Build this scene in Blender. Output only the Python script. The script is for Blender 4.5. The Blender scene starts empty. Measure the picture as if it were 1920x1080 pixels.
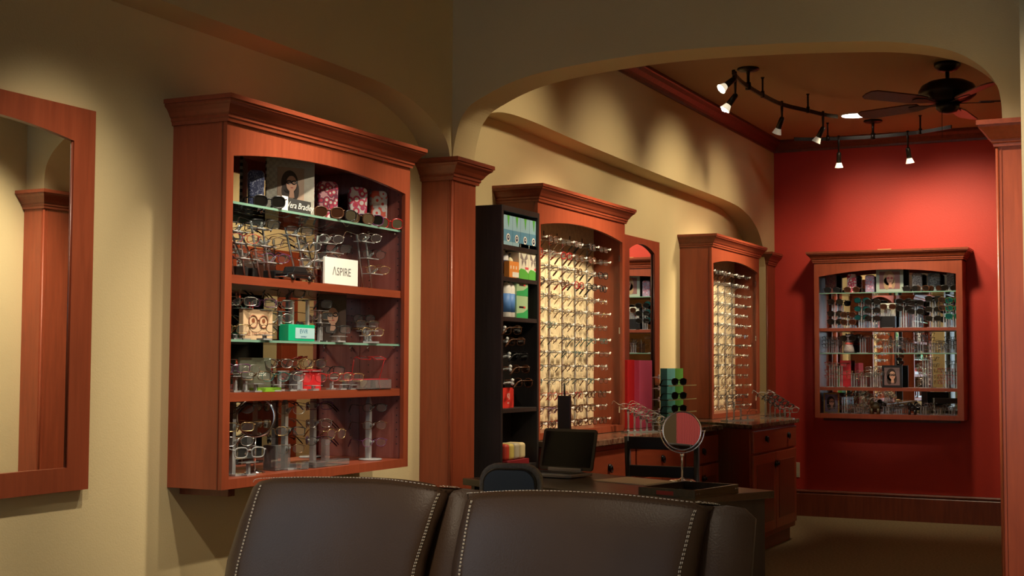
import bpy, math, random
from mathutils import Vector, Matrix
random.seed(7)
PI = math.pi
SC = bpy.context.scene
COL = SC.collection

# ------------------------------------------------------------------ camera
F_PX = 2576.6
YAW, PIT, ROL = .4517, .05545, .00434
CAM = Vector((0, 0, 1.3))
FW = Vector((-math.sin(YAW)*math.cos(PIT), math.cos(YAW)*math.cos(PIT), math.sin(PIT)))
_r = Vector((math.cos(YAW), math.sin(YAW), 0)); _u = _r.cross(FW)
RT = math.cos(ROL)*_r + math.sin(ROL)*_u
UP = -math.sin(ROL)*_r + math.cos(ROL)*_u
cd = bpy.data.cameras.new('camera'); cam = bpy.data.objects.new('camera', cd); COL.objects.link(cam)
cd.sensor_width = 36; cd.lens = F_PX*36/1920; cd.clip_start = .05; cd.clip_end = 200
M = Matrix((RT, UP, -FW)).transposed().to_4x4(); M.translation = CAM
cam.matrix_world = M
SC.camera = cam

def at(px, py, x=None, y=None, z=None):
    """point of the room plane x=, y= or z= that a survey ray meets (photo measurements -> metres)"""
    d = FW + (px-960)/F_PX*RT - (py-540)/F_PX*UP
    if x is not None: t = (x-CAM.x)/d.x
    elif y is not None: t = (y-CAM.y)/d.y
    else: t = (z-CAM.z)/d.z
    return CAM + t*d

# ------------------------------------------------------------------ materials
MATS = {}
def nt(name):
    m = bpy.data.materials.new(name); m.use_nodes = True
    b = m.node_tree.nodes['Principled BSDF']; MATS[name] = m
    return m, m.node_tree, b
def mat(name, col, rough=.5, metal=0, spec=.5, emit=None, es=0, coat=0, bump=None, bs=.1, var=0, vs=8):
    m, t, b = nt(name)
    b.inputs['Base Color'].default_value = (*col, 1); b.inputs['Roughness'].default_value = rough
    b.inputs['Metallic'].default_value = metal; b.inputs['Specular IOR Level'].default_value = spec
    b.inputs['Coat Weight'].default_value = coat; b.inputs['Coat Roughness'].default_value = .15
    if emit: b.inputs['Emission Color'].default_value = (*emit, 1); b.inputs['Emission Strength'].default_value = es
    tc = t.nodes.new('ShaderNodeTexCoord')
    if bump:
        n = t.nodes.new('ShaderNodeTexNoise'); n.inputs['Scale'].default_value = bump; n.inputs['Detail'].default_value = 4
        bp = t.nodes.new('ShaderNodeBump'); bp.inputs['Strength'].default_value = bs; bp.inputs['Distance'].default_value = .01
        t.links.new(tc.outputs['Object'], n.inputs['Vector']); t.links.new(n.outputs['Fac'], bp.inputs['Height']); t.links.new(bp.outputs['Normal'], b.inputs['Normal'])
    if var:
        n = t.nodes.new('ShaderNodeTexNoise'); n.inputs['Scale'].default_value = vs; n.inputs['Detail'].default_value = 5
        r = t.nodes.new('ShaderNodeValToRGB')
        r.color_ramp.elements[0].position = .3; r.color_ramp.elements[1].position = .7
        r.color_ramp.elements[0].color = (*[c*(1-var) for c in col], 1); r.color_ramp.elements[1].color = (*[min(1, c*(1+var)) for c in col], 1)
        t.links.new(tc.outputs['Object'], n.inputs['Vector']); t.links.new(n.outputs['Fac'], r.inputs['Fac']); t.links.new(r.outputs['Color'], b.inputs['Base Color'])
    return m
def wood(name, c0, c1, rough=.38, stretch=(14, 14, 1.2), coat=.25):
    m, t, b = nt(name)
    tc = t.nodes.new('ShaderNodeTexCoord'); mp = t.nodes.new('ShaderNodeMapping'); mp.inputs['Scale'].default_value = stretch
    n = t.nodes.new('ShaderNodeTexNoise'); n.inputs['Scale'].default_value = 3.2; n.inputs['Detail'].default_value = 7; n.inputs['Distortion'].default_value = .5
    r = t.nodes.new('ShaderNodeValToRGB'); r.color_ramp.elements[0].position = .28; r.color_ramp.elements[1].position = .75
    r.color_ramp.elements[0].color = (*c0, 1); r.color_ramp.elements[1].color = (*c1, 1)
    t.links.new(tc.outputs['Object'], mp.inputs['Vector']); t.links.new(mp.outputs['Vector'], n.inputs['Vector'])
    t.links.new(n.outputs['Fac'], r.inputs['Fac']); t.links.new(r.outputs['Color'], b.inputs['Base Color'])
    b.inputs['Roughness'].default_value = rough; b.inputs['Coat Weight'].default_value = coat; b.inputs['Coat Roughness'].default_value = .2
    return m
def clear(name, tint, gloss=.2, diff=.15, rough=.03, fres=True):
    m = bpy.data.materials.new(name); m.use_nodes = True; t = m.node_tree; t.nodes.clear(); MATS[name] = m
    o = t.nodes.new('ShaderNodeOutputMaterial'); tr = t.nodes.new('ShaderNodeBsdfTransparent'); tr.inputs['Color'].default_value = (*tint, 1)
    gl = t.nodes.new('ShaderNodeBsdfGlossy'); gl.inputs['Roughness'].default_value = rough
    df = t.nodes.new('ShaderNodeBsdfDiffuse'); df.inputs['Color'].default_value = (.85, .87, .88, 1)
    a = t.nodes.new('ShaderNodeMixShader'); c = t.nodes.new('ShaderNodeMixShader'); a.inputs[0].default_value = diff
    t.links.new(tr.outputs[0], a.inputs[1]); t.links.new(df.outputs[0], a.inputs[2])
    if fres:
        lw = t.nodes.new('ShaderNodeLayerWeight'); lw.inputs['Blend'].default_value = gloss; t.links.new(lw.outputs['Fresnel'], c.inputs[0])
    else: c.inputs[0].default_value = gloss
    t.links.new(a.outputs[0], c.inputs[1]); t.links.new(gl.outputs[0], c.inputs[2]); t.links.new(c.outputs[0], o.inputs['Surface'])
    return m

W_WALL = mat('cream_paint', (.62, .49, .265), .75, bump=160, bs=.12, var=.03, vs=2)
W_RED = mat('red_paint', (.52, .034, .019), .6, bump=160, bs=.12)
W_CEIL = mat('tan_ceiling_paint', (.42, .27, .16), .9, bump=90, bs=.1)
W_FLOOR = mat('brown_carpet', (.21, .155, .085), .95, spec=.1, bump=400, bs=.5, var=.25, vs=60)
CHERRY = wood('cherry_wood', (.225, .042, .016), (.31, .062, .024))
CHERRY_H = wood('cherry_wood_cross_grain', (.195, .036, .014), (.265, .053, .021), stretch=(14, 1.2, 14))
CHERRY_D = wood('cherry_wood_dark', (.11, .021, .008), (.18, .038, .014))
CHERRY_IN = wood('cherry_wood_inside', (.24, .065, .05), (.36, .115, .09), rough=.3)
ESPRESSO = wood('espresso_wood', (.010, .008, .008), (.025, .019, .017), rough=.45, coat=0)
DESK = wood('dark_desk_laminate', (.018, .011, .007), (.05, .032, .018), rough=.3, stretch=(1.2, 14, 14))
BLACKW = mat('black_painted_wood', (.012, .011, .012), .4)
MIRROR = mat('mirror_silver', (.88, .90, .87), .0, 1)
CHROME = mat('chrome', (.82, .83, .85), .12, 1)
ACRYL = clear('clear_acrylic', (.95, .96, .97), .42, .34, .08)
ACRYLB = clear('thick_clear_acrylic', (.95, .96, .97), .40, .10, .04)
FROST = mat('white_peg_plastic', (.80, .80, .78), .25)
GLASSG = clear('green_edged_glass', (.87, .94, .90), .12, .03, .01)
GEDGE = mat('glass_edge_green', (.18, .34, .26), .2)
LENS = clear('clear_lens', (.97, .97, .96), .18, .03, .02)
SUNL = mat('dark_sun_lens', (.008, .007, .006), .06, coat=.4)
SUNB = mat('brown_sun_lens', (.035, .012, .006), .06, coat=.5)
SUNC = mat('mirrored_teal_lens', (.015, .14, .15), .08, .6)
PANE = clear('window_glass', (.97, .98, .98), .08, .0, .01)
BOARD = mat('cream_display_board', (.74, .60, .38), .8, bump=30, bs=.6, var=.12, vs=40)
BRONZE = mat('oil_rubbed_bronze', (.020, .014, .010), .35, .6)
PAPERW = mat('white_card', (.84, .80, .74), .6)
BLACK = mat('black_plastic', (.012, .012, .013), .3)
SCREEN = mat('dark_screen', (.005, .005, .006), .10, spec=.12)
SILVER = mat('brushed_silver', (.30, .30, .31), .35, .6)
GREYF = mat('grey_upholstery', (.27, .26, .245), .95, bump=300, bs=.4, var=.15, vs=80)
STITCH = mat('cream_thread', (.62, .52, .40), .7)
LEATHER = mat('brown_leather', (.058, .031, .017), .43, spec=.30, bump=240, bs=.12, var=.12, vs=5)
IRON = mat('black_iron', (.008, .008, .009), .3, .5)
SHADE = mat('frosted_lamp_glass', (.8, .78, .65), .4, emit=(1, .86, .6), es=.75)
SHADE2 = mat('dim_glow_lamp_glass', (.7, .68, .62), .4, emit=(1, .9, .7), es=.12)  # glass of unlit lamps, given a faint glow to look pale
LIT = mat('lit_bulb', (1, 1, 1), .4, emit=(1, .93, .80), es=12)
DISC = mat('lit_downlight_lens', (1, 1, 1), .4, emit=(1, .92, .8), es=14)
IVORY = mat('ivory_plastic', (.62, .54, .40), .4)
CORAL, _t, _b = nt('coral_knit'); _b.inputs['Roughness'].default_value = .9
_tc = _t.nodes.new('ShaderNodeTexCoord'); _w = _t.nodes.new('ShaderNodeTexWave'); _w.wave_type = 'BANDS'; _w.bands_direction = 'X'
_w.inputs['Scale'].default_value = 22; _w.inputs['Distortion'].default_value = 2.2; _w.inputs['Detail'].default_value = 1
_rr = _t.nodes.new('ShaderNodeValToRGB'); _rr.color_ramp.elements[0].color = (.30, .03, .035, 1); _rr.color_ramp.elements[1].color = (.72, .12, .12, 1)
_t.links.new(_tc.outputs['Object'], _w.inputs['Vector']); _t.links.new(_w.outputs['Fac'], _rr.inputs['Fac']); _t.links.new(_rr.outputs['Color'], _b.inputs['Base Color'])
# granite
GRANITE, _t, _b = nt('brown_granite'); _b.inputs['Roughness'].default_value = .12
_tc = _t.nodes.new('ShaderNodeTexCoord'); _n = _t.nodes.new('ShaderNodeTexNoise'); _n.inputs['Scale'].default_value = 26; _n.inputs['Detail'].default_value = 8; _n.inputs['Roughness'].default_value = .75
_rr = _t.nodes.new('ShaderNodeValToRGB'); _rr.color_ramp.elements[0].position = .38; _rr.color_ramp.elements[1].position = .68
_rr.color_ramp.elements[0].color = (.05, .022, .015, 1); _rr.color_ramp.elements[1].color = (.30, .20, .13, 1)
_t.links.new(_tc.outputs['Object'], _n.inputs['Vector']); _t.links.new(_n.outputs['Fac'], _rr.inputs['Fac']); _t.links.new(_rr.outputs['Color'], _b.inputs['Base Color'])
_cols = {}
def paint(r, g, b, rough=.5):
    k = (round(r, 3), round(g, 3), round(b, 3), rough)
    if k not in _cols: _cols[k] = mat('paint_%d' % len(_cols), (r, g, b), rough)
    return _cols[k]
def pattern(name, cols, scale=30, kind='voronoi'):
    m, t, b = nt(name); b.inputs['Roughness'].default_value = .5
    tc = t.nodes.new('ShaderNodeTexCoord')
    if kind == 'voronoi':
        n = t.nodes.new('ShaderNodeTexVoronoi'); n.inputs['Scale'].default_value = scale; out = n.outputs['Distance']
    elif kind == 'check':
        n = t.nodes.new('ShaderNodeTexChecker'); n.inputs['Scale'].default_value = scale; out = n.outputs['Fac']
    else:
        n = t.nodes.new('ShaderNodeTexNoise'); n.inputs['Scale'].default_value = scale; n.inputs['Distortion'].default_value = 3; out = n.outputs['Fac']
    r = t.nodes.new('ShaderNodeValToRGB'); r.color_ramp.interpolation = 'CONSTANT'
    el = r.color_ramp.elements
    for i, (p, c) in enumerate(cols):
        e = el[i] if i < 2 else el.new(p)
        e.position = p; e.color = (*c, 1)
    t.links.new(tc.outputs['Object'], n.inputs['Vector']); t.links.new(out, r.inputs['Fac']); t.links.new(r.outputs['Color'], b.inputs['Base Color'])
    return m
P_BLUE = pattern('blue_paisley', [(0, (.02, .03, .10)), (.5, (.03, .04, .13)), (.56, (.35, .40, .55)), (.62, (.03, .04, .13))], 42, 'noise')
P_PINK = pattern('pink_floral', [(0, (.80, .72, .70)), (.33, (.65, .03, .06)), (.45, (.60, .06, .16)), (.6, (.75, .68, .66))], 34)
P_BERRY = pattern('berry_floral', [(0, (.85, .80, .76)), (.30, (.55, .03, .08)), (.5, (.18, .02, .07)), (.65, (.7, .35, .4))], 44)
P_WHITE = pattern('white_red_floral', [(0, (.70, .06, .05)), (.22, (.75, .72, .70)), (.5, (.62, .60, .60)), (.62, (.75, .12, .08))], 30)
P_TWEED = pattern('black_cream_houndstooth', [(0, (.03, .03, .03)), (.5, (.62, .58, .48))], 75, 'check')
P_LILAC = pattern('lilac_paisley', [(0, (.30, .26, .42)), (.35, (.50, .45, .60)), (.5, (.45, .10, .18)), (.62, (.28, .26, .4))], 44)
P_DARKRED = pattern('dark_red_paisley', [(0, (.22, .03, .04)), (.4, (.10, .015, .02)), (.55, (.45, .25, .14)), (.6, (.12, .02, .03))], 50)
P_GREYM = pattern('grey_medallion', [(0, (.20, .22, .24)), (.3, (.36, .37, .38)), (.45, (.08, .09, .11)), (.6, (.30, .32, .35))], 36)

# ------------------------------------------------------------------ mesh builder
class MB:
    def __init__(s): s.v = []; s.f = []; s.mi = []; s.m = 0; s.sm = []; s.smooth = False
    def add(s, vs, fs, xf=None):
        o = len(s.v); s.v += [tuple(xf @ Vector(p)) if xf else tuple(p) for p in vs]
        for f in fs: s.f.append(tuple(i+o for i in f)); s.mi.append(s.m); s.sm.append(s.smooth)
        return s
    def box(s, x0, x1, y0, y1, z0, z1, xf=None):
        vs = [(x, y, z) for x in (x0, x1) for y in (y0, y1) for z in (z0, z1)]
        return s.add(vs, [(0, 1, 3, 2), (4, 6, 7, 5), (0, 4, 5, 1), (2, 3, 7, 6), (0, 2, 6, 4), (1, 5, 7, 3)], xf)
    def prism(s, poly, axis, a, b, xf=None):
        def P(u, v, w): return {'x': (w, u, v), 'y': (u, w, v), 'z': (u, v, w)}[axis]
        n = len(poly); vs = [P(u, v, a) for u, v in poly]+[P(u, v, b) for u, v in poly]
        fs = [tuple(range(n)), tuple(range(2*n-1, n-1, -1))]+[(i, n+i, n+(i+1) % n, (i+1) % n) for i in range(n)]
        return s.add(vs, fs, xf)
    def loft(s, loops, caps=True):
        n = len(loops[0]); vs = [p for l in loops for p in l]; fs = []
        for k in range(len(loops)-1):
            for i in range(n): fs.append((k*n+i, k*n+(i+1) % n, (k+1)*n+(i+1) % n, (k+1)*n+i))
        if caps: fs += [tuple(range(n-1, -1, -1)), tuple(range((len(loops)-1)*n, len(loops)*n))]
        return s.add(vs, fs)
    def tube(s, pts, r, n=6, closed=False, caps=True):
        pts = [Vector(p) for p in pts]; rs = r if isinstance(r, (list, tuple)) else [r]*len(pts); loops = []; N = len(pts)
        sm = s.smooth; s.smooth = True; prev = None
        for i, p in enumerate(pts):
            a = pts[(i-1) % N] if (i or closed) else p; b = pts[(i+1) % N] if (i < N-1 or closed) else p
            t = (b-a).normalized() if (b-a).length > 1e-9 else Vector((0, 0, 1))
            if prev is None: u = t.orthogonal().normalized()
            else:
                u = prev - t*prev.dot(t); u = u.normalized() if u.length > 1e-6 else t.orthogonal().normalized()
            prev = u; w = t.cross(u)
            loops.append([tuple(p+rs[i]*(math.cos(2*PI*k/n)*u+math.sin(2*PI*k/n)*w)) for k in range(n)])
        if closed:
            vs = [p for l in loops for p in l]
            # align the seam
            fs = []
            for k in range(N):
                k2 = (k+1) % N
                off = 0
                if k2 == 0:
                    off = min(range(n), key=lambda q: (Vector(loops[0][q])-Vector(loops[-1][0])).length)
                for i in range(n): fs.append((k*n+i, k*n+(i+1) % n, k2*n+(i+1+off) % n, k2*n+(i+off) % n))
            s.add(vs, fs)
        else: s.loft(loops, caps)
        s.smooth = sm; return s
    def lathe(s, prof, c=(0, 0, 0), n=24, xf=None):
        sm = s.smooth; s.smooth = True
        vs = [(c[0]+r*math.cos(2*PI*k/n), c[1]+r*math.sin(2*PI*k/n), c[2]+z) for r, z in prof for k in range(n)]
        fs = [(j*n+i, j*n+(i+1) % n, (j+1)*n+(i+1) % n, (j+1)*n+i) for j in range(len(prof)-1) for i in range(n)]
        fs += [tuple(range(n-1, -1, -1)), tuple(range((len(prof)-1)*n, len(prof)*n))]
        s.add(vs, fs, xf); s.smooth = sm; return s
    def cyl(s, p0, p1, r, n=12, r1=None): return s.tube([p0, p1], [r, r if r1 is None else r1], n)
    def mesh(s, name, mats):
        me = bpy.data.meshes.new(name); me.from_pydata(s.v, [], s.f)
        for m in (mats if isinstance(mats, (list, tuple)) else [mats]): me.materials.append(m)
        me.polygons.foreach_set('material_index', s.mi); me.polygons.foreach_set('use_smooth', s.sm)
        me.update()
        import bmesh
        b = bmesh.new(); b.from_mesh(me); bmesh.ops.recalc_face_normals(b, faces=b.faces); b.to_mesh(me); b.free()
        return me
def shift(mb, d):
    mb.v = [(p[0]+d[0], p[1]+d[1], p[2]+d[2]) for p in mb.v]; return mb
def bevel(o, w=.003, seg=2):
    b = o.modifiers.new('bevel', 'BEVEL'); b.width = w; b.segments = seg; b.limit_method = 'ANGLE'; b.angle_limit = .6
    return o
def tag(o, label=None, cat=None, group=None, kind=None):
    for k, v in (('label', label), ('category', cat), ('group', group), ('kind', kind)):
        if v: o[k] = v
    return o
def thing(name, label, cat, loc=(0, 0, 0), rz=0, group=None):
    o = bpy.data.objects.new(name, None); COL.objects.link(o); o.location = loc; o.rotation_euler = (0, 0, rz); o.empty_display_size = .05
    return tag(o, label, cat, group)
def part(par, name, mb, m, world=True, bv=0, label=None):
    if world and par is not None:
        root = par
        while root.parent: root = root.parent
        shift(mb, -root.location)
    o = bpy.data.objects.new(name, mb.mesh(name, m)); COL.objects.link(o)
    if par is not None: o.parent = par
    if bv: bevel(o, bv)
    if label: o['label'] = label
    return o
def solo(name, label, cat, mb, m, loc=(0, 0, 0), rz=0, group=None, bv=0):
    o = bpy.data.objects.new(name, mb.mesh(name, m)); COL.objects.link(o); o.location = loc; o.rotation_euler = (0, 0, rz)
    if bv: bevel(o, bv)
    return tag(o, label, cat, group)
def struct(name, mb, m, bv=0, par=None):
    o = bpy.data.objects.new(name, mb.mesh(name, m)); COL.objects.link(o); o['kind'] = 'structure'
    if par: o.parent = par
    if bv: bevel(o, bv)
    return o
def copy_tree(o, par=None):
    c = o.copy(); COL.objects.link(c)
    if par is not None: c.parent = par; c.matrix_parent_inverse = o.matrix_parent_inverse.copy()
    for ch in list(o.children): copy_tree(ch, c)
    return c
ORD = ['first', 'second', 'third', 'fourth', 'fifth', 'sixth', 'seventh', 'eighth', 'ninth', 'tenth', 'eleventh', 'twelfth', 'thirteenth', 'fourteenth']
def text_mb(s, size, mi=0, depth=.0006, shear=0):
    """flat lettering as a mesh builder in the (y right, z up) plane facing +x"""
    cu = bpy.data.curves.new('lettering', 'FONT'); cu.body = s; cu.size = size; cu.align_x = 'CENTER'; cu.align_y = 'CENTER'; cu.resolution_u = 3; cu.shear = shear
    o = bpy.data.objects.new('lettering', cu); COL.objects.link(o)
    me = bpy.data.meshes.new_from_object(o.evaluated_get(bpy.context.evaluated_depsgraph_get()))
    mb = MB(); mb.m = mi
    mb.add([(0, v.co.x, v.co.y) for v in me.vertices], [tuple(p.vertices) for p in me.polygons])
    bpy.data.objects.remove(o); bpy.data.curves.remove(cu); bpy.data.meshes.remove(me)
    return mb
def merge(a, b, d=(0, 0, 0), mi=None):
    o = len(a.v); a.v += [(p[0]+d[0], p[1]+d[1], p[2]+d[2]) for p in b.v]
    a.f += [tuple(i+o for i in f) for f in b.f]; a.mi += [mi if mi is not None else k for k in b.mi]; a.sm += b.sm
    return a

# ------------------------------------------------------------------ room shell
XW, XN = -3.2, -3.364          # wall face, niche back
YC0, YC1, YR = 5.912, 6.14, 11.909   # cross wall faces, red wall
ZC = 3.28
def arch_wall(name, pts, axis, a, b, ztop, m):
    """wall band above the polyline pts (u,z)"""
    poly = [(pts[0][0], ztop)]+pts+[(pts[-1][0], ztop)]
    # build as strips so that the faces stay convex
    mb = MB()
    for (u0, z0), (u1, z1) in zip(pts[:-1], pts[1:]):
        if abs(u1-u0) < 1e-5: continue
        mb.smooth = False
        P = (lambda u, z, w: (w, u, z)) if axis == 'x' else (lambda u, z, w: (u, w, z))
        vs = [P(u0, z0, a), P(u1, z1, a), P(u1, ztop, a), P(u0, ztop, a), P(u0, z0, b), P(u1, z1, b), P(u1, ztop, b), P(u0, ztop, b)]
        mb.add(vs, [(0, 1, 2, 3), (7, 6, 5, 4), (0, 4, 5, 1), (3, 2, 6, 7)])
    u0 = pts[0][0]; u1 = pts[-1][0]
    P = (lambda u, z, w: (w, u, z)) if axis == 'x' else (lambda u, z, w: (u, w, z))
    mb.add([P(u0, pts[0][1], a), P(u0, ztop, a), P(u0, ztop, b), P(u0, pts[0][1], b)], [(0, 1, 2, 3)])
    mb.add([P(u1, pts[-1][1], a), P(u1, ztop, a), P(u1, ztop, b), P(u1, pts[-1][1], b)], [(0, 1, 2, 3)])
    return struct(name, mb, m)
def smoothpts(pts, n=6):
    out = []
    for i in range(len(pts)-1):
        p0 = pts[max(i-1, 0)]; p1 = pts[i]; p2 = pts[i+1]; p3 = pts[min(i+2, len(pts)-1)]
        for k in range(n):
            t = k/n
            out.append(tuple(.5*((2*p1[j])+(-p0[j]+p2[j])*t+(2*p0[j]-5*p1[j]+4*p2[j]-p3[j])*t*t+(-p0[j]+3*p1[j]-3*p2[j]+p3[j])*t**3) for j in (0, 1)))
    out.append(pts[-1]); return out
ZF = 3.6
struct('floor', MB().box(-3.6, 3.1, -3.6, 12.1, -.1, 0), W_FLOOR)
struct('ceiling', MB().box(-3.5, 3.1, -3.6, YC0, ZF, ZF+.1), mat('low_bounce_ceiling_brown', (.13, .08, .05), .9))  # unseen ceiling coloured dark to cut light bounced onto the upper walls
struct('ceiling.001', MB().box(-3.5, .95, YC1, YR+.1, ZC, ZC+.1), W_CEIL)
# left wall: niche backs, wall bands above the niche arches
# front room niche back with a window further toward the camera
mb = MB(); mb.box(-3.5, XN, 2.2, YC0+.1, 0, ZF); mb.box(-3.5, XW, .1-3.7, .3, 0, ZF); mb.box(-3.5, XW, 2.12, 2.2, 0, ZF); mb.box(-3.5, XW, .3, 2.12, 0, .6); mb.box(-3.5, XW, .3, 2.12, 2.5, ZF)
struct('wall_left', mb, W_WALL)
struct('wall_left.001', MB().box(-3.5, XN, YC1-.1, YR+.1, 0, ZC), W_WALL)
la = smoothpts([(2.2, 2.30), (2.3, 2.45), (2.6, 2.55), (3.2, 2.574), (4.2, 2.572), (5.05, 2.566), (5.42, 2.545), (5.64, 2.497), (5.80, 2.43), (5.88, 2.35), (YC0, 2.2)])
arch_wall('wall_left.002', la, 'x', XN-.02, XW, ZF, W_WALL)
ra = smoothpts([(YC1, 2.46), (6.2, 2.54), (6.30, 2.595), (6.50, 2.635), (6.858, 2.645), (7.622, 2.628), (9.0, 2.61), (10.55, 2.60), (11.03, 2.558), (11.28, 2.49), (11.43, 2.41), (11.54, 2.30), (11.60, 2.15)])
arch_wall('wall_left.003', ra, 'x', XN-.02, XW, ZC, W_WALL)
struct('wall_left.004', MB().box(XN-.02, XW, 11.60, YR+.02, 0, ZC), W_WALL)
struct('wall_left.005', MB().box(XN-.02, XW, YC0, YC1, 0, 3.7), W_WALL)
ca = smoothpts([(-3.2, 2.2), (-3.193, 2.34), (-3.17, 2.45), (-3.138, 2.524), (-3.05, 2.593), (-2.763, 2.687), (-2.218, 2.733), (-1.711, 2.727), (-1.239, 2.697), (-1.014, 2.668), (-.84, 2.62), (-.734, 2.558), (-.665, 2.48), (-.638, 2.389), (-.632, 2.2)])
arch_wall('wall_front', ca, 'y', YC0, YC1, ZF, W_WALL)
struct('wall_front.001', MB().box(-.632, 3.0, YC0, YC1, 0, ZF), W_WALL)
struct('wall_right', MB().box(-.49, -.30, 5.16, YC0, 0, ZF), W_WALL)
struct('wall_right.001', MB().box(3.0, 3.1, -3.6, YC1, 0, ZF), W_WALL)
# second room right wall with a doorway (seen in the mirrors)
mb = MB(); mb.box(.8, .95, YC1, 9.45, 0, ZC); mb.box(.8, .95, 10.5, YR+.1, 0, ZC); mb.box(.8, .95, 9.45, 10.5, 2.1, ZC)
struct('wall_right.002', mb, W_WALL)
mb = MB(); mb.box(.74, .8, 9.25, 9.45, 0, 2.1); mb.box(.74, .8, 10.5, 10.75, 0, 2.1); mb.box(.72, .8, 9.2, 10.8, 2.1, 2.34)
struct('trim_4', mb, CHERRY, .004)
mb = MB(); mb.box(2.0, 2.1, 9.0, 11, 0, 2.6); mb.box(.95, 2.1, 9.0, 9.1, 0, 2.6); mb.box(.95, 2.1, 10.9, 11, 0, 2.6); mb.box(.95, 2.1, 9, 11, 2.6, 2.7)
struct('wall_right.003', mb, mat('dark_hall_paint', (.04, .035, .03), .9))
struct('wall_back.001', MB().box(-3.5, .95, YR, YR+.12, 0, ZC), W_RED)
# wall behind the camera with windows
mb = MB(); mb.box(-3.5, 3.1, -3.6, -3.5, 0, .5); mb.box(-3.5, 3.1, -3.6, -3.5, 2.5, ZF)
for a, b in ((-3.5, -2.9), (-1.5, -1.2), (.2, .5), (1.9, 3.1)): mb.box(a, b, -3.6, -3.5, .5, 2.5)
struct('wall_back', mb, W_WALL)
WN = 0
def window(y=None, x=None, a=0, b=0, z0=0, z1=0, nv=2):
    global WN
    WN += 1
    mb = MB(); t = .05
    def bx(u0, u1, z0_, z1_, d=.04):
        if y is not None: mb.box(u0, u1, y-d, y+d, z0_, z1_)
        else: mb.box(x-d, x+d, u0, u1, z0_, z1_)
    bx(a, b, z0, z0+t); bx(a, b, z1-t, z1); bx(a, a+t, z0, z1); bx(b-t, b, z0, z1)
    for k in range(1, nv): u = a+(b-a)*k/nv; bx(u-.02, u+.02, z0+t, z1-t, .03)
    o = struct('window_%d' % WN, mb, paint(.75, .75, .75))
    mb = MB()
    if y is not None: mb.box(a+t, b-t, y-.004, y+.004, z0+t, z1-t)
    else: mb.box(x-.004, x+.004, a+t, b-t, z0+t, z1-t)
    g = part(o, 'pane', mb, PANE, world=False)
    l = bpy.data.lights.new('daylight_portal', 'AREA'); l.shape = 'RECTANGLE'; l.size = b-a-.1; l.size_y = z1-z0-.1; l.cycles.is_portal = True
    lo = bpy.data.objects.new('daylight_portal', l); COL.objects.link(lo)
    if y is not None: lo.location = ((a+b)/2, y+.06, (z0+z1)/2); lo.rotation_euler = (PI/2, 0, PI)
    else: lo.location = (x+.06, (a+b)/2, (z0+z1)/2); lo.rotation_euler = (PI/2, 0, PI/2)
window(y=-3.55, a=-2.9, b=-1.5, z0=.5, z1=2.5)
window(y=-3.55, a=-1.2, b=.2, z0=.5, z1=2.5)
window(y=-3.55, a=.5, b=1.9, z0=.5, z1=2.5)
window(x=-3.35, a=.3, b=2.12, z0=.6, z1=2.5)

def ringloop(x0, x1, y0, y1, z, o, sides):   # sides: set of 'xX yY' faces that step out
    return [(x0-(o if 'x' in sides else 0), y0-(o if 'y' in sides else 0), z), (x1+(o if 'X' in sides else 0), y0-(o if 'y' in sides else 0), z),
            (x1+(o if 'X' in sides else 0), y1+(o if 'Y' in sides else 0), z), (x0-(o if 'x' in sides else 0), y1+(o if 'Y' in sides else 0), z)]
CROWN = [(.003, 0), (.010, .0), (.012, .012), (.017, .016), (.017, .026), (.024, .032), (.032, .046), (.044, .060), (.052, .066), (.056, .070), (.056, .078), (.062, .078), (.062, .094), (.060, .096)]
def crown_mb(x0, x1, y0, y1, z0, h, proj, sides):
    s = h/.096; q = proj/.062
    return MB().loft([ringloop(x0, x1, y0, y1, z0+z*s, o*q, sides) for o, z in CROWN])

# ceiling crown of the second room, baseboards
def lin_mould(prof, p0, p1, outdir, m0=0, m1=0):
    """prof (out, z) swept from p0 to p1; m0/m1 = mitre factor"""
    p0 = Vector(p0); p1 = Vector(p1); d = (p1-p0).normalized(); od = Vector(outdir)
    n = len(prof); L = [[tuple(p+od*o+Vector((0, 0, z))+d*(mm*o)) for o, z in prof] for p, mm in ((p0, m0), (p1, m1))]
    return MB().loft(L)
cp = [(0, 0), (.012, 0), (.014, .018), (.030, .030), (.050, .055), (.072, .072), (.078, .080), (.078, .10), (0, .10)]
struct('trim_1', lin_mould(cp, (XW, YC1, ZC-.10), (XW, YR, ZC-.10), (1, 0, 0), 0, -1), CHERRY_D)
struct('trim_2', lin_mould(cp, (XW, YR, ZC-.10), (.8, YR, ZC-.10), (0, -1, 0), 1, 0), CHERRY_D)
bpf = [(0, 0), (.018, 0), (.018, .19), (.014, .196), (.014, .204), (.020, .208), (.020, .216), (.010, .226), (0, .228)]
struct('baseboard_back', lin_mould(bpf, (XW, YR, 0), (.8, YR, 0), (0, -1, 0)), CHERRY_D)
struct('baseboard_left', lin_mould(bpf, (XN, YC0, 0), (XN, 2.2, 0), (1, 0, 0)), CHERRY_D)

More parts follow.
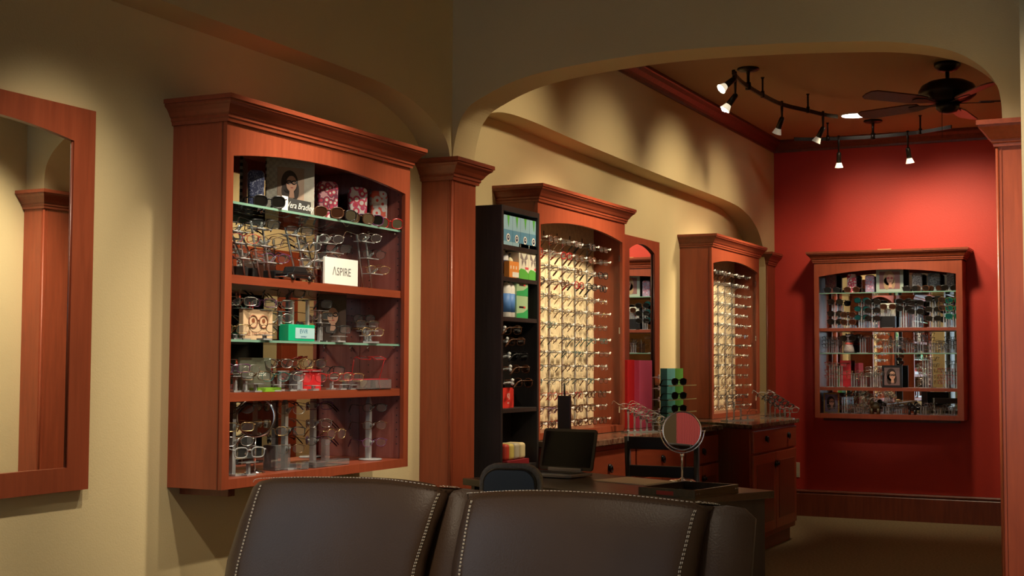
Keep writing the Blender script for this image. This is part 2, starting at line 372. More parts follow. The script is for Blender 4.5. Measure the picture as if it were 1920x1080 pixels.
# timber pillars under the arches
def pillar(name, x0, x1, y0, y1, ztop, sides, label):
    t = thing(name, label, 'pillar', ((x0+x1)/2, (y0+y1)/2, 0))
    part(t, 'shaft', MB().box(x0, x1, y0, y1, 0, ztop-.09), CHERRY, bv=.003)
    mb = MB()
    # corner beads and edge boards on the faces
    for (bx, by) in ((x1, y0), (x0, y0)):
        if (bx == x1 and 'X' in sides) or (bx == x0 and 'x' in sides):
            mb.cyl((bx, by, 0), (bx, by, ztop-.09), .006, 8)
            sx = -1 if bx == x1 else 1
            mb.box(min(bx+sx*.018, bx+sx*.014), max(bx+sx*.018, bx+sx*.014), by-.003, by, 0, ztop-.09)
            mb.box(min(bx, bx-sx*.003), max(bx, bx-sx*.003), by+.022, by+.026, 0, ztop-.09)
    part(t, 'corner_bead', mb, CHERRY)
    part(t, 'capital', crown_mb(x0, x1, y0, y1, ztop-.105, .105, .072, sides), CHERRY_H)
    part(t, 'plinth', MB().box(x0-(.012 if 'x' in sides else 0), x1+(.012 if 'X' in sides else 0), y0-.012, y1+(.012 if 'Y' in sides else 0), 0, .22), CHERRY, bv=.004)
    return t
pillar('pillar', XN, -3.192, 5.900, 6.155, 2.307, 'XyY', 'cherry wood pillar with a flared capital between the two display walls')
pillar('pillar', -.655, -.492, 5.898, 6.155, 2.303, 'xyY', 'cherry wood pillar at the right edge under the end of the arch')
pillar('pillar', XN, -3.190, 11.62, YR-.022, 2.275, 'Xy', 'slim far cherry wood pillar in the corner by the red wall')

# ------------------------------------------------------------------ framed mirrors
def frame_mirror(y0, y1, z0, z1, st, zs, zp, label, rot=0):
    t = thing('wall_mirror', label, 'mirror', (XN, (y0+y1)/2, z0))
    a, b = y0+st, y1-st; N = 24
    arc = [(a+(b-a)*k/N, zs+(zp-zs)*(1-((2*k/N-1)**2))) for k in range(N+1)]
    mb = MB(); X0, X1 = XN, XN+.03
    mb.box(X0, X1, y0, a, z0, z1); mb.box(X0, X1, b, y1, z0, z1); mb.box(X0, X1, a, b, z0, z0+.078)
    for (u0, w0), (u1, w1) in zip(arc[:-1], arc[1:]):
        mb.add([(X0, u0, w0), (X0, u1, w1), (X0, u1, z1), (X0, u0, z1), (X1, u0, w0), (X1, u1, w1), (X1, u1, z1), (X1, u0, z1)], [(0, 1, 2, 3), (7, 6, 5, 4), (0, 4, 5, 1), (3, 2, 6, 7)])
    part(t, 'frame', mb, CHERRY)
    mb = MB(); mb.smooth = False
    mb.tube([(X1-.008, a+.003, z0+.08), (X1-.008, a+.003, zs)], .004, 6); part(t, 'inner_bead', mb, CHERRY_D)
    mb = MB(); mb.tube([(X1-.008, b-.003, z0+.08), (X1-.008, b-.003, zs)], .004, 6); part(t, 'inner_bead', mb, CHERRY_D)
    mb = MB(); c = (a+b)/2; dx = math.tan(rot)*(b-a)/2
    mb.add([(XN+.014+dx, a-.01, z0+.07), (XN+.014-dx, b+.01, z0+.07), (XN+.014-dx, b+.01, zp+.01), (XN+.014+dx, a-.01, zp+.01)], [(0, 1, 2, 3)])
    part(t, 'mirror_glass', mb, MIRROR)
    return t
frame_mirror(2.50, 3.590, .872, 2.162, .10, 2.045, 2.085, 'large cherry framed wall mirror with arched top at the left edge', rot=math.radians(-1.02))
frame_mirror(8.59, 9.292, .93, 2.176, .10, 2.085, 2.135, 'narrow cherry framed mirror on the wall between two display cabinets')

# ------------------------------------------------------------------ arched display cabinets on the left wall
def arched_rail(mb, a, b, zs, zp, z1, x0, x1, axis='y'):
    N = 28
    arc = [(a+(b-a)*k/N, zs+(zp-zs)*(1-((2*k/N-1)**2))) for k in range(N+1)]
    for (u0, w0), (u1, w1) in zip(arc[:-1], arc[1:]):
        if axis == 'y': P = lambda d, u, w: (d, u, w)
        else: P = lambda d, u, w: (u, d, w)
        mb.add([P(x0, u0, w0), P(x0, u1, w1), P(x0, u1, z1), P(x0, u0, z1), P(x1, u0, w0), P(x1, u1, w1), P(x1, u1, z1), P(x1, u0, z1)], [(0, 1, 2, 3), (7, 6, 5, 4), (0, 4, 5, 1), (3, 2, 6, 7)])
XF = -3.114
def wall_cabinet(y0, y1, z0, label, back, shelves=(), name='display_cabinet', zs=2.062, zp=2.108):
    t = thing(name, label, 'cabinet', (XN, (y0+y1)/2, z0))
    st = .045; zt = 2.195
    mb = MB(); mb.box(XN, XF-.018, y0, y0+.018, z0, zt); mb.box(XN, XF-.018, y1-.018, y1, z0, zt); mb.box(XN, XF-.018, y0+.018, y1-.018, zt-.02, zt)
    part(t, 'carcass', mb, CHERRY)
    part(t, 'bottom_board', MB().box(XN, XF-.018, y0+.018, y1-.018, z0, z0+.036), CHERRY_H)
    mb = MB(); X0, X1 = XF-.018, XF
    mb.box(X0, X1, y0-.002, y0+st-.006, z0, zt); mb.box(X0, X1, y1-st+.006, y1+.002, z0, zt); mb.box(X0, X1, y0+st-.006, y1-st+.006, z0, z0+.036)
    arched_rail(mb, y0+st-.006, y1-st+.006, zs, zp, zt, X0, X1)
    part(t, 'face_frame', mb, CHERRY)
    mb = MB(); mb.box(X0-.004, X0, y0-.005, y0, z0, zt)
    part(t, 'edge_strip', mb, CHERRY_D)
    part(t, 'crown', crown_mb(XN, XF, y0, y1, zt-.012, .092, .058, 'XyY'), CHERRY_H)
    if back == 'mirror':
        mb = MB(); mb.box(XN, XN+.006, y0+.018, y1-.018, z0+.036, zt-.02); part(t, 'back_board', mb, CHERRY_IN)
        mb = MB(); mb.add([(XN+.0075, y0+.02, z0+.037), (XN+.0075, y1-.018, z0+.037), (XN+.0075, y1-.018, zt-.02), (XN+.0075, y0+.02, zt-.02)], [(0, 1, 2, 3)]); part(t, 'mirror_back', mb, MIRROR)
        mb = MB(); mb.box(XN+.0085, X0, y1-.0215, y1-.018, z0+.037, zt-.022); part(t, 'side_lining', mb, CHERRY_IN)
        mb = MB()
        for xx in (-3.31, -3.16):
            z = z0+.1
            while z < zt-.1: mb.box(xx-.0025, xx+.0025, y1-.0225, y1-.0215, z-.0025, z+.0025); z += .032
        part(t, 'shelf_pin_holes', mb, BLACK)
    else:
        mb = MB(); mb.box(XN+.03, XN+.048, y0+.018, y1-.018, z0+.036, zt-.02); part(t, 'display_board', mb, BOARD)
        mb = MB()
        for k in range(6):
            yy = y0+.14+.19*k; mb.box(XN+.048, XN+.0495, yy-.006, yy+.006, 2.052, 2.078)
        part(t, 'board_slots', mb, BLACK)
        for zz in (z0+.13, z0+.62, z0+1.07):
            mb = MB(); mb.box(X0-.004, X0+.004, y1-st-.0, y1-st+.0065, zz-.02, zz+.02); part(t, 'catch', mb, CHROME)
    for z, kind in shelves:
        if kind == 'wood': part(t, 'shelf', MB().box(XN+.008, XF-.02, y0+.019, y1-.022, z-.032, z), CHERRY_H)
        else:
            o = part(t, 'glass_shelf', MB().box(XN+.010, XF-.03, y0+.02, y1-.023, z-.009, z), GLASSG)
            part(o, 'glass_shelf_edge', MB().box(XF-.03, XF-.0285, y0+.02, y1-.023, z-.009, z), GEDGE)
            mb = MB()
            for yy in (y1-.028,):
                for xx in (-3.31, -3.17): mb.cyl((xx, yy+.007, z-.015), (xx, yy-.006, z-.015), .005, 8)
            part(t, 'shelf_pin', mb, CHROME)
    return t
ZS = [1.900, 1.626, 1.388, 1.190, .878]
cab1 = wall_cabinet(4.030, 5.356, .842, 'large cherry display cabinet with mirror back, shelves full of eyeglasses, nearest the camera', 'mirror', ((1.900, 'glass'), (1.626, 'wood'), (1.388, 'glass'), (1.190, 'wood')))
part(cab1, 'hanging_cleat', MB().box(XN+.001, -3.14, 4.10, 4.14, .812, .842), CHERRY_D)
part(cab1, 'hanging_cleat', MB().box(XN+.001, XN+.06, 4.14, 5.2, .812, .842), CHERRY_D)
cab2 = wall_cabinet(6.735, 8.035, .892, 'cherry cabinet with lit cream board of eyeglasses, beside the black shelving', 'board')
cab3 = wall_cabinet(9.822, 11.10, .902, 'far cherry cabinet with lit cream board of eyeglasses, nearest the red wall', 'board')

# ------------------------------------------------------------------ display cabinet on the red wall
RY = YR; RF = 11.655; RX0, RX1 = -2.79, -1.578
rc = thing('display_cabinet', 'cherry display cabinet with mirror back hanging on the red wall', 'cabinet', ((RX0+RX1)/2, RY, .86))
def rw(z): return z
ZR = [at(1665, 548, y=11.75).z, at(1665, 616, y=11.7).z+.006, at(1665, 662, y=11.75).z, at(1665, 729, y=11.7).z+.008]
zt = 2.185
mb = MB(); mb.box(RX0, RX0+.018, RF+.018, RY, .858, zt); mb.box(RX1-.018, RX1, RF+.018, RY, .858, zt); mb.box(RX0, RX1, RF+.018, RY, zt-.02, zt)
part(rc, 'carcass', mb, CHERRY)
part(rc, 'bottom_board', MB().box(RX0+.018, RX1-.018, RF+.018, RY, .858, .895), CHERRY_H)
mb = MB(); mb.box(RX0, RX0+.04, RF, RF+.018, .858, zt); mb.box(RX1-.05, RX1, RF, RF+.018, .858, zt); mb.box(RX0+.04, RX1-.05, RF, RF+.018, .858, .895)
arched_rail(mb, RX0+.04, RX1-.05, 2.055, 2.105, zt, RF, RF+.018, 'x')
part(rc, 'face_frame', mb, CHERRY)
part(rc, 'crown', crown_mb(RX0, RX1, RF, RY, zt-.012, .094, .058, 'xXy'), CHERRY_H)
part(rc, 'hanging_cleat', MB().box(RX0+.03, RX1-.06, RY-.08, RY-.001, .83, .858), CHERRY_D)
mb = MB(); mb.add([(RX0+.018, RY-.006, .895), (RX1-.018, RY-.006, .895), (RX1-.018, RY-.006, zt-.02), (RX0+.018, RY-.006, zt-.02)], [(3, 2, 1, 0)])
part(rc, 'mirror_back', mb, MIRROR)
for z, k in zip(ZR, ('glass', 'wood', 'glass', 'wood')):
    if k == 'wood': part(rc, 'shelf', MB().box(RX0+.018, RX1-.018, RF+.02, RY-.008, z-.026, z), CHERRY_H)
    else:
        o = part(rc, 'glass_shelf', MB().box(RX0+.02, RX1-.02, RF+.03, RY-.008, z-.008, z), GLASSG)
        part(o, 'glass_shelf_edge', MB().box(RX0+.02, RX1-.02, RF+.0285, RF+.03, z-.008, z), GEDGE)
p = at(1659, 465, y=11.7)
solo('wood_shim', 'short pale strip lying on top of the red wall cabinet', 'strip', MB().box(-.055, .055, -.03, .03, 0, .008), paint(.85, .62, .25), (p.x, 11.70, zt-.012+.094))

# ------------------------------------------------------------------ base cabinets and counters
def ring_pull(par, x, y, z):
    k = part(par, 'knob', MB().cyl((x, y, z), (x+.012, y, z), .020, 16), IRON)
    mb = MB(); mb.tube([(x+.016, y+.017*math.cos(a), z-.010+.017*math.sin(a)) for a in [2*PI*i/16 for i in range(16)]], .0035, 6, closed=True)
    mb.cyl((x+.012, y, z+.006), (x+.022, y, z+.006), .006, 8)
    part(k, 'ring', mb, IRON); return k
def leaf_pull(par, x, y, z):
    mb = MB(); mb.m = 0
    for i in range(8):
        a = 2*PI*i/8; mb.add([(x+.001, y, z), (x+.005, y+.014*math.cos(a-.4), z+.014*math.sin(a-.4)), (x+.003, y+.040*math.cos(a), z+.040*math.sin(a)), (x+.005, y+.014*math.cos(a+.4), z+.014*math.sin(a+.4))], [(0, 1, 2, 3)])
    mb.cyl((x, y, z), (x+.018, y, z), .010, 10)
    return part(par, 'handle', mb, IRON)
def base_cab(y0, y1, xf, ztop, drawers, label, doors=None, left_ang=False):
    t = thing('base_cabinet', label, 'cabinet', (XN, (y0+y1)/2, 0))
    if left_ang: poly = [(XN, y0), (-3.02, y0), (xf+.02, y0-.0), (xf+.02, y1), (XN, y1)]
    mb = MB(); mb.box(XN+.003, xf-.02, y0, y1, .10, ztop); part(t, 'carcass', mb, CHERRY, bv=.003)
    part(t, 'toe_kick', MB().box(XN+.003, xf-.07, y0+.02, y1-.02, 0, .10), CHERRY_D)
    for (a, b) in drawers:
        d = part(t, 'drawer', MB().box(xf-.02, xf, a+.008, b-.008, ztop-.21, ztop-.03), CHERRY_H, bv=.003)
        ks = [(a+b)/2] if b-a < .95 else [a+(b-a)*.25, a+(b-a)*.78]
        for k in ks: ring_pull(d, xf, k, ztop-.125)
        c = (a+b)/2
        for q, (da, db) in enumerate(((a, c), (c, b))):
            dr = part(t, 'door', MB().box(xf-.02, xf, da+.008, db-.004, .13, ztop-.225), CHERRY, bv=.003)
            mb = MB()
            part(dr, 'panel_moulding', MB().box(xf, xf+.003, da+.07, db-.07, .20, ztop-.30), CHERRY_D, bv=.001)
            if q == 0: leaf_pull(dr, xf, c-.012, ztop-.31)
            else: leaf_pull(dr, xf, c+.032, ztop-.31)
    return t
bA = base_cab(6.745, 7.60, -2.875, .852, [(6.755, 7.60)], 'cherry base cabinet with a round ring pull, below the nearer lit board cabinet')
bB = base_cab(7.602, 8.50, -2.875, .852, [(7.61, 8.495)], 'middle cherry base cabinet behind the black ladder back chair')
bC = base_cab(8.502, 9.22, -2.875, .852, [(8.51, 9.21)], 'cherry base cabinet just left of the projecting counter')
solo('counter_top', 'long brown granite counter top under the nearer lit board cabinet', 'counter', MB().box(XN+.002, -2.85, 6.74, 9.23, .854, .889), GRANITE, bv=.004)
# projecting cabinet near the red wall
bD = thing('base_cabinet', 'projecting cherry base cabinet with two dark pulls, beside the red wall', 'cabinet', (XN, 9.7, 0))
poly = [(XN+.003, 9.40), (-2.98, 9.40), (-2.625, 9.10), (-2.625, 10.31), (-2.98, 10.62), (XN+.003, 10.62)]
part(bD, 'carcass', MB().prism(poly, 'z', .10, .868), CHERRY, bv=.003)
part(bD, 'toe_kick', MB().prism([(XN+.003, 9.45), (-2.99, 9.45), (-2.66, 9.16), (-2.66, 10.29), (-2.99, 10.56), (XN+.003, 10.56)], 'z', 0, .10), CHERRY_D)
d = part(bD, 'drawer', MB().box(-2.625, -2.605, 9.13, 10.28, .70, .85), CHERRY_H, bv=.003)
for yy in (9.44, 10.035): ring_pull(d, -2.605, yy, .79)
for q, (a, b) in enumerate(((9.13, 9.70), (9.71, 10.28))):
    dr = part(bD, 'door', MB().box(-2.625, -2.605, a, b, .14, .685), CHERRY, bv=.003)
    part(dr, 'panel_moulding', MB().box(-2.605, -2.602, a+.07, b-.07, .21, .62), CHERRY_D, bv=.001)
    leaf_pull(dr, -2.605, 9.68 if q == 0 else 9.735, .60)
solo('counter_top', 'dark granite counter top with angled ends on the projecting cabinet', 'counter', MB().prism([(XN+.002, 9.36), (-3.0, 9.36), (-2.595, 9.06), (-2.595, 10.34), (-2.97, 10.66), (XN+.002, 10.66)], 'z', .870, .900), GRANITE, bv=.004)
bE = thing('base_cabinet', 'shallow far cherry base cabinet in the corner behind the projecting one', 'cabinet', (XN, 11.2, 0))
part(bE, 'carcass', MB().box(XN+.003, -3.05, 10.67, 11.595, .10, .869), CHERRY)
part(bE, 'toe_kick', MB().box(XN+.003, -3.1, 10.67, 11.595, 0, .10), CHERRY_D)
solo('counter_top', 'short dark granite counter top in the far corner under the lit board', 'counter', MB().box(XN+.002, -3.02, 10.665, 11.595, .870, .900), GRANITE)

# ------------------------------------------------------------------ eyeglasses
def rim_pts(cy, w, h, p=2.6, n=20):
    out = []
    for k in range(n):
        a = 2*PI*k/n; c, s = math.cos(a), math.sin(a)
        out.append((0, cy+w/2*math.copysign(abs(c)**(2/p), c), h/2*math.copysign(abs(s)**(2/p), s)-(.002 if s < 0 else 0)))
    return out
GT = {}
def glasses_meshes(style, fm, lm):
    """style: (lens w, lens h, rim radius, superellipse power); facing +x, temples run to -x"""
    w, h, r, p = style; c = w/2+.009
    f = MB()
    for s in (-1, 1): f.tube(rim_pts(s*c, w, h, p), r, 5, closed=True)
    f.tube([(0, -.011, .006), (.002, 0, .010), (0, .011, .006)], r, 5)
    for s in (-1, 1):
        f.tube([(0, s*(c+w/2-.002), h*.22), (-.003, s*(c+w/2+.007), h*.26), (-.010, s*(c+w/2+.009), h*.26)], r, 5)
        f.tube([(-.001, s*.010, 0), (-.008, s*.012, -.008)], r*.7, 4)
    l = MB()
    for s in (-1, 1): l.add([(q[0], q[1], q[2]) for q in rim_pts(s*c, w*.97, h*.97, p)], [tuple(range(20))])
    ts = []
    for s in (-1, 1):
        t = MB(); y = s*(c+w/2+.009); z = h*.26
        t.tube([(-.010, y, z), (-.05, y-s*.002, z), (-.092, y-s*.006, z-.001), (-.108, y-s*.009, z-.008), (-.128, y-s*.013, z-.030), (-.136, y-s*.015, z-.040)], [r*.85, r*.85, r, r*1.5+.0006, r*1.6+.0008, r*1.3+.0004], 5)
        ts.append(t)
    return f, l, ts
STY = {'rect': (.052, .030, .0016, 4), 'oval': (.050, .033, .0013, 2.2), 'round': (.047, .042, .0015, 2.1), 'thick': (.052, .036, .0030, 3), 'sun': (.055, .043, .0028, 2.5)}
FCOL = {'black': paint(.012, .011, .012, .25), 'tortoise': paint(.10, .038, .016, .25), 'red': paint(.36, .012, .012, .25), 'silver': mat('silver_wire', (.62, .60, .57), .25, .9),
        'gold': mat('gold_wire', (.55, .38, .18), .25, .9), 'bronze': mat('bronze_wire', (.16, .10, .06), .3, .8), 'teal': paint(.02, .12, .11, .25), 'purple': paint(.12, .03, .10, .25), 'clear': clear('clear_frame', (.95, .93, .90), .3, .3, .05), 'green': paint(.02, .20, .08, .2)}
PROTO = {}
def proto(sty, col, lens='clear'):
    k = (sty, col, lens)
    if k not in PROTO:
        lm = {'clear': LENS, 'dark': SUNL, 'brown': SUNB, 'teal': SUNC}[lens]
        f, l, ts = glasses_meshes(STY[sty], None, None)
        one = MB(); merge(one, f, mi=0); merge(one, l, mi=1)
        for t in ts: merge(one, t, mi=0)
        PROTO[k] = dict(frame=f.mesh('rim', FCOL[col]), lens=l.mesh('lenses', lm), t=[t.mesh('temple', FCOL[col]) for t in ts], one=one.mesh('eyeglasses', [FCOL[col], lm]), h=STY[sty][1])
    return PROTO[k]
def glasses(sty, col, loc, rz, label, group, lens='clear', tilt=0, parts=True, cat='eyeglasses', name=None):
    P = proto(sty, col, lens)
    name = name or ('sunglasses' if lens != 'clear' else 'eyeglasses')
    if cat == 'eyeglasses' and lens != 'clear': cat = 'sunglasses'
    if parts:
        o = bpy.data.objects.new(name, None); o.empty_display_size = .02; COL.objects.link(o)
        for n, me in (('rim', P['frame']), ('lenses', P['lens']), ('temple', P['t'][0]), ('temple', P['t'][1])):
            c = bpy.data.objects.new(n, me); COL.objects.link(c); c.parent = o
    else:
        o = bpy.data.objects.new(name, P['one']); COL.objects.link(o)
    o.location = loc; o.rotation_euler = (0, tilt, rz)
    return tag(o, label, cat, group)
NOUN = {'rect': 'rectangular', 'oval': 'oval', 'round': 'round', 'thick': 'thick rimmed', 'sun': 'large'}
def board_fill(y0, rows_z, ncol, pitch, where, grp, seed, palette):
    random.seed(seed)
    for j in range(ncol):
        yy = y0+pitch*j
        # clear rail with white bone shaped pegs
        t = thing('frame_rail', 'clear vertical rail with white pegs, %s from left on the %s' % (ORD[j], where), 'display rail', (XN+.049, yy+.095, rows_z[-1]-.04), 0, 'peg rails on the '+where)
        part(t, 'rail', MB().box(XN+.0505, XN+.056, yy+.088, yy+.102, rows_z[-1]-.015, rows_z[0]+.04), ACRYL)
        for z in rows_z:
            q = (XN+.056, yy+.095, z); L = .150 if random.random() < .7 else .125
            part(t, 'rod', MB().tube([q, (q[0]+L, q[1], z+.002)], .0028, 5), ACRYL); mb = MB()
            for s in (-1, 1): mb.lathe([(.001, -.006), (.005, -.003), (.006, 0), (.005, .003), (.001, .006)], (q[0]+L, q[1]+s*.005, z+.002+s*.003), 8)
            mb.tube([(q[0]+L-.03, q[1], z+.002), (q[0]+L, q[1], z+.002)], .0040, 6); part(t, 'peg', mb, FROST)
        for i, z in enumerate(rows_z):
            sty, col = random.choice(palette[min(len(palette)-1, i*len(palette)//len(rows_z))])
            glasses(sty, col, (XN+.20+random.uniform(-.006, .006), yy+random.uniform(-.008, .008), z-.004), random.uniform(-.10, .10),
                    '%s %s eyeglasses, %s row down, %s from left, %s' % (col, NOUN[sty], ORD[i], ORD[j], where), 'eyeglasses on the '+where, tilt=random.uniform(-.05, .12))
zt2 = at(1129, 466, x=-3.16).z; zb2 = max(.968, at(1125, 787, x=-3.16).z)
rows2 = [zt2+(zb2-zt2)*k/13 for k in range(14)]
PALS = [[('thick', 'red'), ('thick', 'tortoise'), ('rect', 'bronze'), ('thick', 'black'), ('rect', 'silver')], [('rect', 'black'), ('oval', 'tortoise'), ('oval', 'gold'), ('rect', 'teal'), ('rect', 'bronze')],
        [('round', 'black'), ('oval', 'silver'), ('rect', 'tortoise'), ('oval', 'bronze'), ('rect', 'teal')], [('thick', 'tortoise'), ('round', 'red'), ('rect', 'purple'), ('oval', 'bronze'), ('rect', 'red')]]
board_fill(6.853, rows2, 6, .190, 'nearer lit board', '', 3, PALS)
zt3 = at(1400, 520, x=-3.16).z; zb3 = max(.978, at(1400, 775, x=-3.16).z)
rows3 = [zt3+(zb3-zt3)*k/13 for k in range(14)]
board_fill(9.940, rows3, 6, .190, 'farther lit board', '', 5, [[('rect', 'silver'), ('oval', 'silver'), ('rect', 'black'), ('oval', 'bronze')], [('rect', 'bronze'), ('rect', 'black'), ('oval', 'gold')]])

# ------------------------------------------------------------------ tall black shelf unit behind the pillar
SX0, SX1, SY0, SY1 = -3.262, -3.10, 6.268, 6.728   # front faces +x
bs = thing('shelf_unit', 'tall narrow black shelf unit standing behind the pillar', 'shelf unit', (SX0, SY0, 0))
ztop = at(941, 383, x=SX1).z
part(bs, 'side_panel', MB().box(SX0, SX1, SY0, SY0+.022, 0, ztop), ESPRESSO, bv=.0015)
part(bs, 'side_panel', MB().box(SX0, SX1, SY1-.022, SY1, 0, ztop), ESPRESSO, bv=.0015)
part(bs, 'back_panel', MB().box(SX0, SX0+.006, SY0+.022, SY1-.022, .05, ztop-.01), ESPRESSO)
part(bs, 'top_panel', MB().box(SX0+.006, SX1, SY0+.022, SY1-.022, ztop-.028, ztop), ESPRESSO)
SHZ = []
for (px, py) in ((975, 463), (975, 522), (975, 596), (975, 765), (975, 872)):
    z = at(px, py, x=SX1).z; SHZ.append(z)
    part(bs, 'shelf', MB().box(SX0+.006, SX1-.003, SY0+.022, SY1-.022, z-.022, z), ESPRESSO, bv=.001)
part(bs, 'plinth', MB().box(SX0+.01, SX1-.01, SY0+.022, SY1-.022, 0, .07), ESPRESSO)
SXF = SX1-.012
def ypx(px, x, py=600): return at(px, py, x=x).y
GREEN = paint(.10, .42, .06); NAVY = paint(.01, .02, .07)
BLUEBOX = mat('pale_blue_carton', (.28, .47, .58), .45); BLUE2 = mat('mid_blue_carton', (.10, .27, .42), .45)
ys = [ypx(p, SXF, 450) for p in (944, 961, 976, 992.5, 1007.5)]
for i in range(4):
    a, b = ys[i], ys[i+1]; z = SHZ[0]; h = .155; y = (a+b)/2
    t = thing('carton', '%s pale blue carton from left on the top black shelf' % ORD[i].replace('first', 'outermost, first'), 'carton', (SXF-.10, y, z), 0, 'blue lens solution cartons')
    w = b-a-.002
    part(t, 'box', MB().box(0, .10, -w/2, w/2, 0, h), BLUEBOX, world=False)
    mb = MB(); mb.add([(.1006, -w/2, .02), (.1006, w/2, .02), (.1006, w/2, h*.52), (.1006, -w/2, h*.52)], [(0, 1, 2, 3)]); part(t, 'blue_band', mb, BLUE2, world=False)
    mb = MB(); mb.add([(.1009, -.012, h), (.1009, .018, h), (.1009, .006, h*.60)], [(0, 1, 2)]); part(t, 'leaf_mark', mb, GREEN, world=False)
    mb = MB(); mb.m = 0
    mb.prism([(.021*math.cos(a_), .030+.0+.021*math.sin(a_)+.01) for a_ in [2*PI*k/20 for k in range(20)]], 'x', .101, .1015)
    mb.m = 1; mb.prism([(.014*math.cos(a_), .040+.014*math.sin(a_)) for a_ in [2*PI*k/20 for k in range(20)]], 'x', .1016, .1020)
    mb.m = 0; mb.prism([(.005*math.cos(a_), .042+.005*math.sin(a_)) for a_ in [2*PI*k/12 for k in range(12)]], 'x', .1021, .1024)
    part(t, 'eye_emblem', mb, [PAPERW, NAVY], world=False)
def bottle(loc, h, r, body, cap, label, g=None, pump=False, lab=None):
    t = thing('bottle', label, 'bottle', loc, 0, g)
    part(t, 'body', MB().lathe([(r*.9, 0), (r, .004), (r, h*.68), (r*.85, h*.76), (r*.35, h*.82), (r*.35, h*.84)], (0, 0, 0), 18), body, world=False)
    part(t, 'cap', MB().lathe([(r*.42, h*.84), (r*.42, h*.98), (r*.34, h)], (0, 0, 0), 14), cap, world=False)
    if lab: part(t, 'label', MB().lathe([(r*1.02, h*.12), (r*1.02, h*.55)], (0, 0, 0), 18), lab, world=False)
    if pump:
        mb = MB(); mb.tube([(0, 0, h), (0, 0, h+.02), (0, .03, h+.022)], .006, 6); part(t, 'spray_head', mb, cap, world=False)
    return t
bottle((SXF-.12, SY1-.048, SHZ[0]), .185, .022, PAPERW, PAPERW, 'white bottle at the right end of the top black shelf')
# second row
y1_, y2_, y3_ = ypx(973, SXF, 490), ypx(991.5, SXF, 490), ypx(1008, SXF, 490)
def butterfly(t, w, h, x):
    mb = MB(); mb.m = 0
    for s in (-1, 1):
        mb.add([(x, 0, h*.52), (x, s*w*.34, h*.74), (x, s*w*.38, h*.56), (x, s*w*.12, h*.50)], [(0, 1, 2, 3)])
        mb.add([(x, 0, h*.50), (x, s*w*.24, h*.50), (x, s*w*.20, h*.34)], [(0, 1, 2)])
    part(t, 'butterfly_mark', mb, paint(.25, .2, .2), world=False)
    mb = MB(); mb.prism([(-w/2, 0), (w/2, 0), (w/2, h*.16), (w*.1, h*.26), (-w*.3, h*.28), (-w/2, h*.22)], 'x', x-.0002, x+.0002); part(t, 'green_hill', mb, GREEN, world=False)
    part(t, 'red_tab', MB().box(x+.0002, x+.0006, w*.12, w*.46, h*.27, h*.33), paint(.7, .1, .12), world=False)
for i, (a, b) in enumerate(((y1_, y2_), (y2_, y3_))):
    t = thing('carton', ('left' if i == 0 else 'right')+' white carton with butterfly and green hill, second black shelf', 'carton', (SXF-.07, (a+b)/2, SHZ[1]), 0, 'butterfly cartons')
    w = b-a-.002
    part(t, 'box', MB().box(0, .07, -w/2, w/2, 0, .195), paint(.78, .74, .62), world=False, bv=.001)
    butterfly(t, w, .195, .0706)
t = thing('carton', 'small orange and white carton in front of blue box, second black shelf', 'carton', (SXF-.03, ypx(964, SXF, 500), SHZ[1]))
part(t, 'box', MB().box(0, .03, -.058, .058, 0, .085), paint(.80, .28, .06), world=False)
part(t, 'white_panel', MB().box(.0301, .0306, -.02, .056, 0.004, .03), PAPERW, world=False)
mb = MB()
for k in range(3): mb.box(.0301, .0308, -.045+k*.032, -.033+k*.032, .045, .062)
part(t, 'face_marks', mb, paint(.9, .75, .6), world=False)
solo('carton', 'lilac blue carton behind the orange one on the second black shelf', 'carton', MB().box(0, .05, -.075, .075, 0, .20), paint(.42, .45, .60), (SXF-.12, ypx(962, SXF-.08, 500), SHZ[1]))
bottle((SXF-.05, ypx(947, SXF-.04, 500), SHZ[1]), .165, .026, paint(.72, .74, .78), PAPERW, 'pale bottle with a navy label at left of the second black shelf', lab=NAVY)
bottle((SXF-.028, ypx(955.5, SXF-.03, 500), SHZ[1]), .13, .016, paint(.75, .70, .45), paint(.12, .12, .12), 'slim cream nozzle bottle beside the orange carton')
# third row
for i, p in enumerate((947.5, 955)):
    bottle((SXF-.035, ypx(p, SXF-.035, 560), SHZ[2]), .225, .029, PAPERW, paint(.55, .58, .6), ('outer' if i == 0 else 'inner')+' blue labelled bottle on the third black shelf', 'blue labelled bottles', lab=paint(.10, .25, .62))
ya, yb, yc = ypx(958, SXF-.0, 560), ypx(968.5, SXF, 560), ypx(990, SXF, 560)
solo('carton', 'tall plain green carton behind the blue bottles, third black shelf', 'carton', MB().box(0, .07, -.04, .055, 0, .245), paint(.0, .26, .12), (SXF-.10, (ya+yb)/2, SHZ[2]))
for i in range(2):
    t = thing('carton', ('lower' if i == 0 else 'upper')+' of two stacked pale green cartons on the third black shelf', 'carton', (SXF-.06, (yb+yc)/2, SHZ[2]+i*.117), 0, 'stacked green cartons')
    w = yc-yb-.002
    part(t, 'box', MB().box(0, .06, -w/2, w/2, 0, .116), paint(.36, .52, .30), world=False, bv=.001)
    mb = MB(); mb.prism([(-w/2, 0), (w/2, 0), (w/2, .05), (w*.1, .03), (-w/2, .022)], 'x', .0602, .0606); part(t, 'dark_green_swoosh', mb, paint(.03, .34, .10), world=False)
    mb = MB(); mb.m = 0; mb.box(.0602, .061, -w*.28, w*.10, .052, .062); mb.m = 1; mb.box(.0602, .061, w*.10, w*.26, .052, .062); part(t, 'name_strip', mb, [BLACK, paint(.6, .05, .05)], world=False)
t = bottle((SXF-.035, ypx(997.5, SXF-.035, 570), SHZ[2]), .15, .027, BLACK, BLACK, 'black spray bottle with green round label, third black shelf', pump=True)
